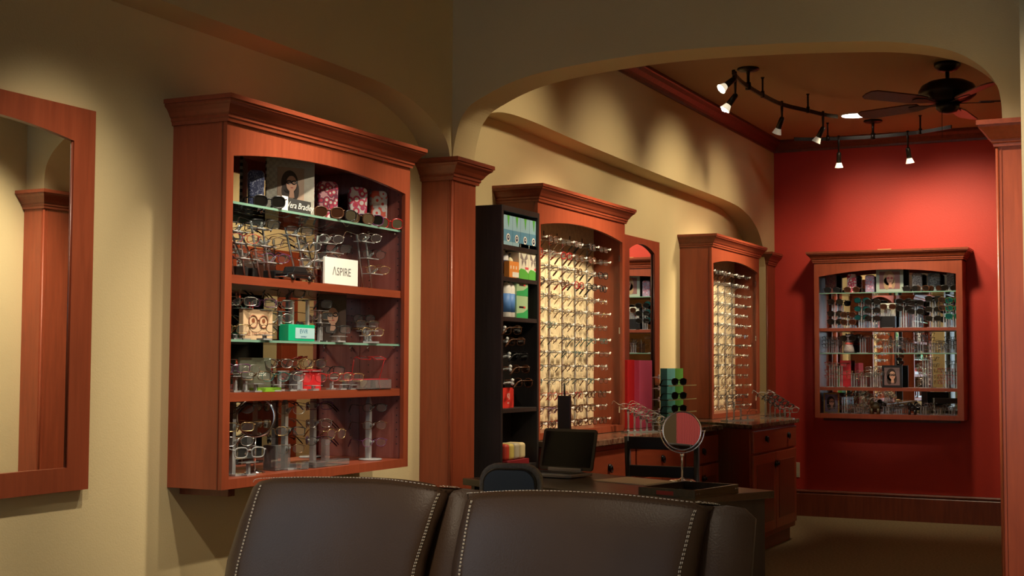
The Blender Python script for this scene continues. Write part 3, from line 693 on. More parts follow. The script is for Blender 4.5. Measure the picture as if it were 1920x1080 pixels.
part(t, 'round_label', MB().cyl((.0272, 0, .055), (.0280, 0, .055), .02, 16), paint(.45, .55, .25), world=False)
# fourth row: leaning rod with five sunglasses and a red sign
t = thing('frame_rod_stand', 'black leaning stand with white bone pegs and red base on the fourth shelf', 'display stand', (SX1-.06, ypx(955, SX1-.05, 700), SHZ[3]))
pr = [(985, 0)]
zz = [at(950, p, x=SX1-.04).z for p in (619, 640, 668, 692, 718)]
part(t, 'back_rod', MB().tube([(SX1-.07, t.location.y-.01, SHZ[3]), (SX1-.10, t.location.y-.02, zz[0]+.02)], .008, 6), BLACK)
part(t, 'red_base', MB().box(SX1-.055, SX1-.05, SY0+.026, ypx(963, SX1-.05, 760), SHZ[3], SHZ[3]+.105), paint(.62, .03, .02))
part(t, 'lettering', shift(merge(text_mb('KJ', .035), text_mb('sun', .018), (0, 0, -.035)), (SX1-.0495, ypx(953, SX1-.05, 760), SHZ[3]+.062)), PAPERW, world=True)
for i, z in enumerate(zz):
    p0 = Vector((SX1-.10, t.location.y-.02, z-.01)); px = (946, 951, 955, 957, 961)[i]
    p1 = Vector((SX1-.03, ypx(px, SX1-.03, 660), z+.004)); mb = MB(); mb.tube([p0, p1], .006, 6)
    for s in (-1, 1): mb.lathe([(.001, -.010), (.009, -.005), (.010, 0), (.009, .005), (.001, .010)], tuple(p1+Vector((0, 0, s*.009))), 8)
    part(t, 'peg', mb, FROST)
    glasses(('sun', 'thick', 'sun', 'thick', 'sun')[i], ('tortoise', 'tortoise', 'black', 'tortoise', 'tortoise')[i], (SX1-.01, ypx((954, 961, 966, 970, 975)[i], SX1-.02, 660)+.02, z), 1.25,
            '%s sunglasses from top, end on to view, on the black shelf stand' % ORD[i], 'sunglasses on the black shelf stand', 'brown' if i % 2 else 'dark')
# bottom row: red tray with cases
yq = [ypx(p, SX1-.03, 855) for p in (943, 951, 960, 970, 981)]
t = thing('tray', 'dark red box holding small rounded cases on the low black shelf', 'box', (SX1-.08, (yq[0]+yq[-1])/2, SHZ[4]))
part(t, 'box', MB().box(SX1-.14, SX1-.004, yq[0], yq[-1]+.02, SHZ[4], at(960, 864, x=SX1).z), paint(.20, .01, .015), bv=.002)
zc = at(960, 864, x=SX1).z
for i, c in enumerate(((.45, .04, .02), (.55, .42, .10), (.42, .36, .26), (.60, .48, .26))):
    y = (yq[i]+yq[i+1])/2; w = (yq[i+1]-yq[i])/2-.002
    o = solo('glasses_case', '%s small rounded case upright in the dark red box' % ('red', 'yellow', 'taupe', 'cream')[i], 'case', MB().box(-.05, .05, -w, w, 0, .085), paint(*c), (SX1-.062, y, zc), 0, 'small rounded cases', bv=.016)
    o.modifiers['bevel'].segments = 4

# ------------------------------------------------------------------ display helpers
def post_stand(x, y, z, h, label, grp, base=.035, r=.006, plate=.05):
    t = thing('acrylic_pedestal', label, 'display stand', (x, y, z), 0, grp)
    part(t, 'base', MB().box(-base*.6, base*.6, -base, base, 0, .006), ACRYL, world=False)
    part(t, 'post', MB().box(-r, r, -r, r, .006, h-.003), ACRYL, world=False)
    part(t, 'top_plate', MB().box(-.02, .02, -plate, plate, h-.003, h), ACRYL, world=False)
    return t
def riser(p0, p1, zs, z, label, n):
    """row of acrylic posts with descending heights on one base"""
    p0 = Vector(p0); p1 = Vector(p1); t = thing('acrylic_riser', label, 'display stand', ((p0.x+p1.x)/2, (p0.y+p1.y)/2, z))
    d = (p1-p0).normalized(); nn = Vector((-d.y, d.x, 0))
    def bar(a, b, w, z0, z1): return MB().loft([[tuple(Vector((q.x, q.y, zz))) for q in (a-nn*w, b-nn*w, b+nn*w, a+nn*w)] for zz in (z0, z1)])
    part(t, 'base', bar(p0-d*.03, p1+d*.03, .035, z, z+.007), ACRYL)
    for k in range(n):
        q = p0+(p1-p0)*(k/(n-1)); h = zs[0]+(zs[1]-zs[0])*k/(n-1)
        po = part(t, 'post', MB().cyl((q.x, q.y, z+.007), (q.x, q.y, z+h), .0065, 8), ACRYL)
        part(po, 'foot', MB().lathe([(.010, .007), (.010, .012), (.006, .016)], (q.x, q.y, z), 8), ACRYL)
        part(po, 'top_plate', MB().box(q.x-.045, q.x+.045, q.y-.018, q.y+.018, z+h, z+h+.004), ACRYL)
    return t
def riser_fill(p0, p1, zs, z, n, rz, where, pal, seed):
    random.seed(seed); p0 = Vector(p0); p1 = Vector(p1)
    for k in range(n):
        q = p0+(p1-p0)*(k/(n-1)); h = zs[0]+(zs[1]-zs[0])*k/(n-1); s, c = random.choice(pal)
        glasses(s, c, (q.x+.02*math.cos(rz), q.y+.02*math.sin(rz), z+h+.022), rz, '%s eyeglasses from left on the %s' % (ORD[k], where), 'eyeglasses on the '+where, tilt=.25)

# ------------------------------------------------------------------ things on the counters
CZ = .889
a = at(1172, 812, z=CZ); b = at(1238, 821, z=CZ)
za = at(1176, 762, x=a.x).z-CZ; 
A0, A1 = (-2.93, 7.42, 0), (-2.66+.0, 7.17, 0)
A0 = tuple(at(1176, 812, z=CZ)); A1 = tuple(at(1236, 818, z=CZ))
RA0 = (-3.02, at(1178, 812, x=-3.02).y, 0); RA1 = (-2.90, at(1236, 815, x=-2.90).y, 0)
hA = (at(1176, 764, x=RA0[0]).z-CZ, .055)
HA = (at(1178, 768, x=-3.02).z-CZ, .035)
riser(RA0, RA1, HA, CZ, 'clear stepped riser of six posts on the nearer stone counter', 6)
riser_fill(RA0, RA1, HA, CZ, 6, -.75, 'near counter riser', [('thick', 'tortoise'), ('thick', 'clear'), ('thick', 'red'), ('rect', 'silver')], 11)
# tall coloured display towers
def tower(loc, w, d, h, m, label, name='display_tower', cat='display'):
    return solo(name, label, cat, MB().box(-d/2, d/2, -w/2, w/2, 0, h), m, loc, 0, bv=.002)
yA = ypx(1178, -3.20, 720); zt_ = at(1178, 675, x=-3.20).z
tower((-3.20, ypx(1173, -3.2, 720)+.062, CZ), .125, .03, zt_-CZ, paint(.62, .015, .02), 'tall narrow scarlet display panel left of the pink one')
PINK = mat('pink_felt', (.80, .11, .25), .8, bump=120, bs=.2)
pt = thing('display_tower', 'tall pink textured display tower with white pegs on its right side', 'display', (-3.15, ypx(1210, -3.15, 720), CZ))
ya, yb = ypx(1199, -3.15, 720), ypx(1223, -3.15, 720); ztp = at(1210, 676, x=-3.15).z
part(pt, 'panel', MB().box(-3.20, -3.15, ya, yb, CZ, ztp), PINK, bv=.002)
part(pt, 'side_board', MB().box(-3.20, -3.16, yb, yb+.055, CZ, ztp-.12), CHERRY_D)
for py in (708, 729, 750, 771):
    z = at(1226, py, x=-3.14).z; mb = MB(); mb.tube([(-3.16, yb+.02, z), (-3.11, yb+.02, z+.003)], .004, 6)
    for s in (-1, 1): mb.lathe([(.001, -.009), (.008, -.005), (.009, 0), (.008, .005), (.001, .009)], (-3.11, yb+.02, z+.003+s*.008), 8)
    part(pt, 'peg', mb, FROST)
tower((-3.26, ypx(1191, -3.26, 720), CZ), .07, .04, at(1190, 689, x=-3.26).z-CZ, paint(.12, .42, .32), 'narrow mint green display board between scarlet and pink ones')
tower((-3.30, ypx(1191, -3.30, 720), CZ), .09, .03, at(1190, 677, x=-3.30).z-CZ, BLACK, 'black display board behind the mint green one')
# aqua and green tower with three shelves of sunglasses
at_x = -3.20
ya, ym, yb = ypx(1251, at_x, 720), ypx(1266, at_x, 720), ypx(1281, at_x, 720); ztp = at(1265, 691, x=at_x).z
bt = thing('display_tower', 'aqua and green display tower with sunglasses on three glass shelves', 'display', (at_x, ym, CZ))
part(bt, 'aqua_panel', MB().box(at_x-.05, at_x, ya, ym, CZ, ztp), paint(.16, .55, .56), bv=.001)
part(bt, 'green_panel', MB().box(at_x-.05, at_x, ym, yb, CZ, ztp), paint(.10, .33, .05), bv=.001)
for i, py in enumerate((722, 748, 772)):
    z = at(1265, py, x=at_x+.05).z
    o = part(bt, 'glass_shelf', MB().box(at_x+.001, at_x+.11, ypx(1240, at_x+.06, py), ypx(1293, at_x+.06, py), z-.006, z), GLASSG)
    part(o, 'glass_shelf_edge', MB().box(at_x+.11, at_x+.1115, ypx(1240, at_x+.06, py), ypx(1293, at_x+.06, py), z-.006, z), paint(.45, .40, .18))
    glasses('sun', 'black', (at_x+.095, ypx(1272, at_x+.09, py)-.03*i*0, z+.025), -.55, '%s black sunglasses from top on the aqua and green tower' % ORD[i], 'sunglasses on the aqua tower', 'dark')
# far counter risers
CZ2 = .900
FB0, FB1 = tuple(at(1363, 794, z=CZ2)), tuple(at(1401, 795, z=CZ2))
FB0 = (-3.02, 9.60, 0); FB1 = (-2.86, 9.60, 0)
FB0 = (-2.93, at(1363, 790, x=-2.93).y, 0); FB1 = (-2.84, at(1402, 790, x=-2.84).y, 0); HB = (at(1363, 742, x=-2.93).z-CZ2, at(1402, 779, x=-2.84).z-CZ2)
riser(FB0, FB1, HB, CZ2, 'clear riser of four posts on the far counter', 4)
riser_fill(FB0, FB1, HB, CZ2, 4, -.9, 'four post riser', [('oval', 'silver'), ('rect', 'black'), ('oval', 'bronze')], 13)
FC0 = (-2.80, 9.75, 0); FC1 = (-2.70, 10.25, 0)
FC0 = tuple(at(1434, 783, z=CZ2)); FC1 = tuple(at(1486, 784, z=CZ2))
FC0 = (FC0[0], FC0[1], 0); FC1 = (FC1[0], FC1[1], 0)
FC0 = (-2.99, 10.42, 0); FC1 = (-2.66, 10.27, 0)
FC0 = (-2.84, at(1435, 783, x=-2.84).y, 0); FC1 = (-2.655, at(1481, 784, x=-2.655).y, 0); HC = (at(1435, 745, x=-2.84).z-CZ2, at(1481, 774, x=-2.655).z-CZ2)

riser(FC0, FC1, HC, CZ2, 'clear riser of six posts at the right end of the far counter', 6)
riser_fill(FC0, FC1, HC, CZ2, 6, -.9, 'six post riser by the red wall', [('thick', 'clear'), ('rect', 'silver'), ('thick', 'black')], 14)
t = thing('wall_outlet', 'ivory outlet plate low on the red wall beside the base cabinet', 'outlet', (at(1498, 880, y=YR).x, YR, at(1498, 880, y=YR).z))
za_, zb_ = at(1498, 867, y=YR).z, at(1498, 895, y=YR).z; xa_ = at(1488, 880, y=YR).x; xb_ = at(1500, 880, y=YR).x
part(t, 'plate', MB().box(xa_, xb_, YR-.006, YR-.0005, zb_, za_), IVORY, bv=.002)
part(t, 'socket', MB().box((xa_+xb_)/2-.012, (xa_+xb_)/2+.012, YR-.008, YR-.006, zb_+.02, zb_+.05), IVORY)
part(t, 'socket', MB().box((xa_+xb_)/2-.012, (xa_+xb_)/2+.012, YR-.008, YR-.006, za_-.05, za_-.02), IVORY)

# ------------------------------------------------------------------ desk and the things on it
DA = math.radians(154); DC = Vector((-1.585, 5.875, 0)); DZ = .76
du = Vector((math.cos(DA), math.sin(DA), 0)); dv = Vector((math.cos(DA+PI/2), math.sin(DA+PI/2), 0))
desk = thing('desk', 'dark wood desk with solid end panel behind the leather chairs', 'desk', tuple(DC+du*.65+dv*.36), DA)
DL, DW = 1.30, .72
part(desk, 'desktop', MB().box(-DL/2, DL/2, -DW/2, DW/2, DZ-.032, DZ), DESK, world=False, bv=.003)
part(desk, 'end_panel', MB().box(-DL/2+.03, -DL/2+.055, -DW/2+.03, DW/2-.03, 0, DZ-.032), ESPRESSO, world=False)
part(desk, 'end_panel', MB().box(DL/2-.055, DL/2-.03, -DW/2+.03, DW/2-.03, 0, DZ-.032), ESPRESSO, world=False)
part(desk, 'modesty_panel', MB().box(-DL/2+.055, DL/2-.055, DW/2-.08, DW/2-.06, .12, DZ-.032), ESPRESSO, world=False)
part(desk, 'apron', MB().box(-DL/2+.055, DL/2-.055, -DW/2+.05, -DW/2+.07, DZ-.09, DZ-.032), ESPRESSO, world=False)

def poly_slab(pix, z, th, name, label, cat, m, bv=0):
    P = [at(px, py, z=z+th) for px, py in pix]; c = sum(P, Vector())/len(P)
    return solo(name, label, cat, MB().prism([(p.x-c.x, p.y-c.y) for p in P], 'z', 0, th), m, (c.x, c.y, z), 0, bv=bv)
poly_slab(((1112, 900), (1178, 894), (1262, 902.5), (1208, 909)), DZ, .004, 'paper_sheets', 'cream paper sheets lying on the desk left of the tray', 'paper', paint(.80, .74, .60))
# tray
TZ = DZ+.001
c = at(1290, 922, z=TZ)
tr = thing('tray', 'dark wooden tray with red inlays lying on the desk', 'tray', (c.x-.02, c.y+.02, TZ), math.radians(-25))
TL, TW, TH = .215, .17, .038
pc = [at(*q, z=TZ+TH) for q in ((1214, 911), (1286, 922), (1368, 909), (1298, 901))]
ctr = sum(pc, Vector())/4; e1 = (pc[2]-pc[1]+pc[3]-pc[0])/2; e2 = (pc[1]-pc[0]+pc[2]-pc[3])/2
ang = math.atan2(e1.y, e1.x); tr.location = (ctr.x, ctr.y, TZ); tr.rotation_euler = (0, 0, ang); TL = e1.length/2; TW = min(e2.length/2, .15)
part(tr, 'bottom', MB().box(-TL, TL, -TW, TW, 0, .008), DESK, world=False)
for nm, bx in (('long_side', (-TL, TL, -TW, -TW+.012)), ('long_side', (-TL, TL, TW-.012, TW)), ('short_side', (-TL, -TL+.012, -TW+.012, TW-.012)), ('short_side', (TL-.012, TL, -TW+.012, TW-.012))):
    sd = part(tr, nm, MB().box(*bx, .008, TH), DESK, world=False, bv=.001)
mb = MB(); mb.box(-TL-.0006, -TL, -TW*.25, TW*.35, .012, .028); part(tr, 'handle_slot', mb, paint(.55, .06, .06), world=False)
part(tr, 'red_inlay', MB().box(-TL*.6, TL*.25, -TW*.6, TW*.1, .0082, .012), paint(.45, .05, .05), world=False)
for (xx, yy, ax) in ((-TL*.92, -TW, 1), (-TL*.82, -TW, 1), (TL*.85, -TW, 1), (TL*.93, -TW, 1)):
    part(tr, 'stud', MB().cyl((xx, yy-.002, .022), (xx, yy, .022), .003, 8), SILVER, world=False)
# round swivel mirror
b = at(1279, 903, z=DZ); b = Vector((b.x, b.y, DZ))
mc = at(1282, 808, y=b.y); mr = (at(1322, 808, y=b.y)-at(1241, 808, y=b.y)).length/2*.93
fac = (Vector((.03, -.95, 1.34))-mc).normalized()  # glass faces the waiting area
mrz = math.atan2(fac.y, fac.x); tilt = math.asin(fac.z)
fac = ((CAM-mc).normalized()+(Vector((.30, -1.2, 1.25))-mc).normalized()).normalized(); mrz = math.atan2(fac.y, fac.x); tilt = math.asin(fac.z)
sm = thing('table_mirror', 'round chrome swivel mirror on a thin stem, standing on the desk', 'mirror', tuple(b), mrz)
Rm = mr*.93; hz = mc.z-DZ; xf = Matrix.Translation((0, 0, hz)) @ Matrix.Rotation(PI/2-tilt, 4, 'Y')
part(sm, 'base', MB().lathe([(.062, 0), (.062, .004), (.050, .009), (.012, .014), (.006, .02)], (0, 0, 0), 28), CHROME, world=False)
mb = MB(); mb.smooth = True; mb.tube([(0, 0, .015), (0, 0, .10), (0, 0, hz-Rm*1.13)], [.0055, .0055, .005], 10); mb.lathe([(.006, 0), (.010, .004), (.010, .012), (.006, .016)], (0, 0, hz-Rm*1.13-.018), 12)
part(sm, 'stem', mb, CHROME, world=False)
mb = MB(); mb.tube([(0, 1.12*Rm*math.cos(a), hz+1.12*Rm*math.sin(a)) for a in [PI+PI*k/24 for k in range(25)]], .003, 8); part(sm, 'yoke', mb, CHROME, world=False)
for s in (-1, 1): part(sm, 'pivot_knob', MB().cyl((0, s*Rm*1.0, hz), (0, s*Rm*1.2, hz), .005, 10), CHROME, world=False)
mb = MB(); mb.lathe([(Rm*.94, -.007), (Rm, -.005), (Rm*1.01, 0), (Rm, .005), (Rm*.94, .007), (Rm*.93, .004), (Rm*.93, -.004)], (0, 0, 0), 48, xf); part(sm, 'ring_frame', mb, CHROME, world=False)
mb = MB(); mb.add([tuple(xf @ Vector((Rm*.95*math.cos(a), Rm*.95*math.sin(a), .004))) for a in [2*PI*k/48 for k in range(48)]], [tuple(range(48))]); part(sm, 'mirror_glass', mb, MIRROR, world=False)
# unseen rack added behind the viewer to put coral into the round mirror
t = thing('mirror_prop_rack', 'added unseen rack with coral and brown throws for the round mirror to reflect', 'rack', (.20, -1.2, 0))
part(t, 'throw', MB().box(.02, .83, -.012, .012, .75, 1.85), CORAL, world=False)
part(t, 'brown_throw', MB().box(-.33, .0195, -.012, .012, .75, 1.85), paint(.12, .075, .035), world=False)  # added to turn the left rim of the mirror's reflection brown
part(t, 'rail', MB().cyl((-.35, 0, 1.86), (.85, 0, 1.86), .014), CHERRY, world=False)
for s in (-.35, .85): part(t, 'upright', MB().cyl((s, 0, 0), (s, 0, 1.86), .016), CHERRY, world=False)
# laptop
lp = at(1038, 893, z=DZ)
lt = thing('laptop', 'open laptop with dark screen at the left end of the desk', 'laptop', (lp.x, lp.y, DZ), math.radians(-9))
LW, LD = .155, .105
part(lt, 'base', MB().prism([(-LW, -LD+.02), (-LW+.02, -LD), (LW-.02, -LD), (LW, -LD+.02), (LW, LD), (-LW, LD)], 'z', .003, .018), SILVER, world=False, bv=.003)
part(lt, 'keyboard', MB().box(-LW+.02, LW-.02, -LD+.06, LD-.03, .018, .0195), BLACK, world=False)
part(lt, 'hinge', MB().box(-LW*.62, LW*.62, LD-.012, LD+.010, .010, .034), SILVER, world=False, bv=.003)
sx = Matrix.Translation((0, LD+.002, .022)) @ Matrix.Rotation(math.radians(-14), 4, 'X')
mb = MB(); r = .016; HH = .205
ol = []
for cx, cy, a0 in ((LW-r, HH-r, 0), (-LW+r, HH-r, 90), (-LW+r, r, 180), (LW-r, r, 270)):
    for k in range(5): a = math.radians(a0+22.5*k); ol.append((cx+r*math.cos(a), cy+r*math.sin(a)))
mb.prism(ol, 'y', -.004, .004, sx); part(lt, 'screen_lid', mb, BLACK, world=False)
mb = MB(); mb.box(-LW+.014, LW-.014, -.0046, -.004, .016, HH-.014, sx); part(lt, 'screen', mb, SCREEN, world=False)
# black upright panel with antenna behind the laptop
q0, q1 = at(1047, 742, y=6.42), at(1070, 742, y=6.42)
t = thing('desk_organizer', 'slim black upright panel with a short antenna behind the laptop', 'device', ((q0.x+q1.x)/2, 6.42, DZ))
t.location = ((q0.x+q1.x)/2, 6.42, DZ)
w_ = (q1.x-q0.x)/2
part(t, 'body', MB().box(-w_, w_, -.012, .012, .0, q0.z-DZ), paint(.012, .014, .022, .3), world=False, bv=.003)
part(t, 'antenna', MB().cyl((.0, 0, q0.z-DZ), (.0, 0, at(1059, 719, y=6.42).z-DZ), .005, 8), BLACK, world=False)
part(t, 'foot', MB().box(-w_*1.6, w_*1.6, -.04, .04, 0, .008), BLACK, world=False)
# black ladder back chair behind the desk
by = 6.85
pL, pR = at(1176, 818, y=by), at(1306, 818, y=by)
wc = thing('wooden_chair', 'black ladder back chair between the desk and the stone counter', 'chair', ((pL.x+pR.x)/2, by, 0), math.radians(0))
hw = (pR.x-pL.x)/2; htop = pL.z
for s in (-1, 1):
    part(wc, 'back_post', MB().tube([(s*hw*.92, .06, 0), (s*hw*.96, .02, .45), (s*hw, 0, htop)], .017, 4), BLACKW, world=False)
    part(wc, 'front_leg', MB().box(s*hw*.9-.017, s*hw*.9+.017, .38, .414, 0, .44), BLACKW, world=False)
part(wc, 'top_rail', MB().box(-hw, hw, -.011, .011, htop-.065, htop), BLACKW, world=False, bv=.004)
part(wc, 'slat', MB().box(-hw*.97, hw*.97, 0, .02, htop-.21, htop-.15), BLACKW, world=False, bv=.004)
part(wc, 'slat', MB().box(-hw*.97, hw*.97, .008, .028, htop-.34, htop-.28), BLACKW, world=False, bv=.004)
part(wc, 'seat', MB().box(-hw, hw, 0.03, .43, .44, .47), BLACKW, world=False, bv=.006)
# grey upholstered office chair with dark backing, nearer side of the desk
gy = 5.05
g0, g1 = at(905, 900, y=gy), at(1009, 900, y=gy); gt = at(950, 869, y=gy).z
gc = thing('office_chair', 'grey upholstered office chair with dark shell back at the desk', 'chair', ((g0.x+g1.x)/2, gy, 0), math.radians(14))
gw = (g1.x-g0.x)/2*1.04
def rr(w, z0, z1, r, n=6):
    o = []
    for cx, cz, a0 in ((w-r, z1-r, 0), (-w+r, z1-r, 90), (-w+r*.6, z0+r*.6, 180), (w-r*.6, z0+r*.6, 270)):
        R_ = r if a0 < 180 else r*.6
        for k in range(n+1): a = math.radians(a0+90*k/n); o.append((cx+R_*math.cos(a), cz+R_*math.sin(a)))
    return o
o = part(gc, 'back_cushion', MB().prism(rr(gw, .50, gt, .075), 'y', 0, .05), GREYF, world=False, bv=.012)
o.modifiers['bevel'].segments = 4
o = part(gc, 'back_shell', MB().prism(rr(gw*.86, .50, gt-.018, .065), 'y', -.025, .002), mat('dark_shell', (.022, .024, .026), .35), world=False, bv=.008)
part(gc, 'seat', MB().prism(rr(gw*1.1, -.02, .42, .08), 'z', .43, .50), GREYF, world=False, bv=.02)
part(gc, 'back_arm', MB().tube([(0, -.015, .62), (0, -.03, .42), (0, .18, .41)], .02, 8), BLACK, world=False)
part(gc, 'column', MB().cyl((0, .2, .06), (0, .2, .43), .025, 12), BLACK, world=False)
for k in range(5):
    a = 2*PI*k/5+.3; part(gc, 'leg', MB().tube([(0, .2, .08), (.26*math.cos(a), .2+.26*math.sin(a), .045), (.27*math.cos(a), .2+.27*math.sin(a), .0)], [.02, .013, .013], 8), BLACK, world=False)

# ------------------------------------------------------------------ leather tub chairs in the foreground (backs toward the viewer)
def cr(p, n):
    out = []
    for i in range(len(p)-1):
        a = p[max(i-1, 0)]; b = p[i]; c = p[i+1]; d = p[min(i+2, len(p)-1)]
        for k in range(n):
            t = k/n; out.append(.5*((2*b)+(c-a)*t+(2*a-5*b+4*c-d)*t*t+(3*b-a-3*c+d)*t**3))
    out.append(p[-1]); return out
def tub_chair(top, bot, Y, label):
    """top/bot: survey pixels of the stations along the back; Y: depth of every station"""
    T = cr([at(px, py, y=y) for (px, py), y in zip(top, Y)], 7)
    B = cr([at(px, 1080, y=y-.035) for px, y in zip(bot, Y)], 7)
    T = [Vector(p) for p in T]; B = [Vector(p) for p in B]
    # carry every station line down to z = .30
    D = []
    for t_, b_ in zip(T, B):
        k = (t_.z-.30)/(t_.z-b_.z); k2 = 1+(k-1)*.25
        q = t_+(b_-t_)*k2; D.append(Vector((q.x, q.y, .30)))
    n = len(T); cx = sum((p.x for p in T))/n
    root = thing('leather_armchair', label, 'armchair', (cx, Y[2]+.3, 0))
    loops = []; th = .095; NN = []
    for i in range(n):
        a = T[max(i-1, 0)]; c = T[min(i+1, n-1)]; tan = (c-a).normalized(); nn = Vector((-tan.y, tan.x, 0)).normalized()
        if nn.y < 0: nn = -nn
        NN.append(nn)
        e = min(i, n-1-i); s = 1 if e > 1 else (.55 if e == 1 else .25)
        L = []; w = th*(s if e < 2 else 1)
        for k in range(7):
            f = k/6
            base = D[i]+(B[i]-D[i])*(f/.6) if f < .6 else B[i]+(T[i]-B[i])*((f-.6)/.4)
            if k == 6: base = base-Vector((0, 0, .016))
            bul = -nn*(.010*math.sin(PI*min(1, max(0, f))))
            L.append(base+bul)
        L.append(T[i]+nn*.012-Vector((0, 0, .004)))
        L.append(T[i]+nn*.035)
        L.append(T[i]+nn*(w*.75)-Vector((0, 0, .004)))
        L.append(T[i]+nn*w-Vector((0, 0, .025)))
        for f in (.6, .3, 0): L.append(D[i]+(T[i]-D[i])*f+nn*w)
        loops.append([tuple(p) for p in L])
    mb = MB(); mb.smooth = True; mb.loft(loops)
    part(root, 'backrest', mb, LEATHER)
    # side lines of stitching, seams rolled over the top
    mb = MB(); m2 = MB()
    def stitch(P, step=.0075):
        for a, b in zip(P[:-1], P[1:]):
            L = (b-a).length; k = max(1, int(L/step))
            for q in range(k):
                u = a+(b-a)*(q/k); v = a+(b-a)*((q+.62)/k); mb.tube([u, v], .0011, 4)
    def outl(i, f0=0, off=0):
        out = []
        for k in range(0, 15):
            f = k/14; base = D[i]+(B[i]-D[i])*(f/.6) if f < .6 else B[i]+(T[i]-B[i])*((f-.6)/.4)
            if f > .97: base = base-Vector((0, 0, .012))
            out.append(base-NN[i]*(.0012+.010*math.sin(PI*f))+Vector((NN[i].y, -NN[i].x, 0))*off)
        return out
    iL, iR, iO = 7, len(T)-1-14, len(T)-3
    for i in (iL, iR): stitch(outl(i)); stitch(outl(i, off=.0035))
    stitch(outl(iO))
    stitch([T[i]-Vector((0, .004, -.0016)) for i in range(iL, iR+1)])
    stitch([T[i]+Vector((0, .004, .0016)) for i in range(iR, n)]); stitch([T[i]+Vector((0, .018, .0016)) for i in range(iR, n)])
    stitch([T[i]+Vector((0, .004, .0016)) for i in range(0, iL+1)])
    part(root, 'stitching', mb, STITCH)
    x0, x1 = D[2].x, D[-3].x; yb = Y[2]
    for s, xx in ((-1, x0+.05), (1, x1-.05)):
        o = part(root, 'arm', MB().box(xx-.045, xx+.045, yb+.10, yb+.62, .16, .56), LEATHER, bv=.03); o.modifiers['bevel'].segments = 4
    o = part(root, 'seat_cushion', MB().box(x0+.10, x1-.10, yb+.13, yb+.62, .28, .44), LEATHER, bv=.03); o.modifiers['bevel'].segments = 4
    part(root, 'seat_base', MB().box(x0+.10, x1-.10, yb+.12, yb+.60, .16, .279), LEATHER)
    for xx in (x0+.04, x1-.04):
        for yy in (yb+.09, yb+.56): part(root, 'leg', MB().cyl((xx, yy, .17), (xx, yy, 0), .022, 10, .015), BLACKW)
    return root
tub_chair([(877, 929), (885, 925), (1000, 920.5), (1150, 927), (1303, 943), (1340, 948), (1361, 958)], [851, 866, 972, 1118, 1268, 1318, 1347], [2.84, 2.78, 2.755, 2.755, 2.78, 2.86, 2.93],
          'brown leather tub chair with cream stitching, right one in front of the desk')
tub_chair([(473, 905), (490, 898), (600, 895.5), (720, 899), (823, 913), (851, 916), (863, 924)], [424, 446, 550, 668, 768, 808, 816], [2.86, 2.79, 2.765, 2.765, 2.79, 2.87, 2.94],
          'brown leather tub chair with cream stitching, left one below the large display cabinet')

# ------------------------------------------------------------------ ceiling fixtures of the second room
def track(pts, z, name_label, canopy, rods, heads, glow):
    P = [at(px, py, z=z) for px, py in pts]
    c = P[len(P)//2]
    t = thing('track_light', name_label, 'track light', (c.x, c.y, ZC))
    Q = cr(P, 5)
    L = []
    for i, p in enumerate(Q):
        a = Q[max(i-1, 0)]; b = Q[min(i+1, len(Q)-1)]; d = (b-a).normalized(); nn = Vector((-d.y, d.x, 0)).normalized()
        L.append([tuple(p+nn*.006+Vector((0, 0, .015))), tuple(p-nn*.006+Vector((0, 0, .015))), tuple(p-nn*.006-Vector((0, 0, .013))), tuple(p+nn*.006-Vector((0, 0, .013)))])
    part(t, 'rail', MB().loft(L), BRONZE)
    def near(px): return min(Q, key=lambda q: abs(pix(q)-px))
    for px in canopy:
        q = near(px); part(t, 'canopy', MB().lathe([(.072, 0), (.075, -.008), (.060, -.018), (.014, -.022), (.010, -.05), (.010, z-ZC+.03), (.018, z-ZC+.03), (.020, z-ZC-.02)], (q.x, q.y, ZC), 24), BRONZE)
    for px in rods:
        q = near(px); part(t, 'support_rod', MB().lathe([(.014, 0), (.007, -.012), (.007, z-ZC+.03), (.013, z-ZC+.03), (.014, z-ZC-.015)], (q.x, q.y, ZC), 10), BRONZE)
    for px, aim, on, drop in heads:
        q = near(px); d = Vector(aim).normalized(); j = q-Vector((0, 0, drop))
        h = part(t, 'lamp_head', MB().tube([q+Vector((0, 0, .025)), q-Vector((0, 0, .03)), j], [.010, .010, .006], 8).tube([j-d*.012, j+d*.0, j+d*.075], [.012, .018, .021], 12), BRONZE)
        part(h, 'lamp_shade', MB().tube([j+d*.076, j+d*.115], [.020, .034], 16, caps=False), SHADE if glow == 0 or on else SHADE2)
        if on: part(h, 'bulb', MB().lathe([(.004, -.018), (.020, -.010), (.024, 0), (.020, .010), (.004, .018)], tuple(j+d*.11), 12), LIT)
    return t
def pix(q):
    d = q-CAM; return 960+F_PX*d.dot(RT)/d.dot(FW)
TZ_ = 3.155
track([(1374, 136), (1388, 152), (1403, 163), (1430, 179), (1466, 196), (1515, 208), (1543, 215), (1570, 219)], TZ_, 'curved bronze track light with lit lamps, near the arch', [1404], [1430, 1514],
      [(1376, (-.55, -.55, -.6), True, .035), (1378, (-.6, -.3, -.9), True, .13), (1466, (-.45, .25, -1), False, .10), (1541, (-.55, .1, -1), False, .10)], 1)
track([(1489, 261), (1520, 261.5), (1552, 261), (1580, 260), (1637, 257), (1702, 251), (1740, 246), (1784, 238)], TZ_-.01, 'curved bronze track light running along the red wall', [1638], [1550, 1725],
      [(1574, (-.05, .25, -1), False, .12), (1702, (.10, .25, -1), False, .12)], 0)
p = at(1602, 216, z=ZC)
t = thing('downlight', 'lit round recessed downlight in the tan ceiling between the tracks', 'downlight', tuple(p))
part(t, 'trim_ring', MB().lathe([(.115, -.0005), (.118, -.004), (.108, -.008), (.098, -.004)], tuple(p), 32), paint(.75, .70, .6))
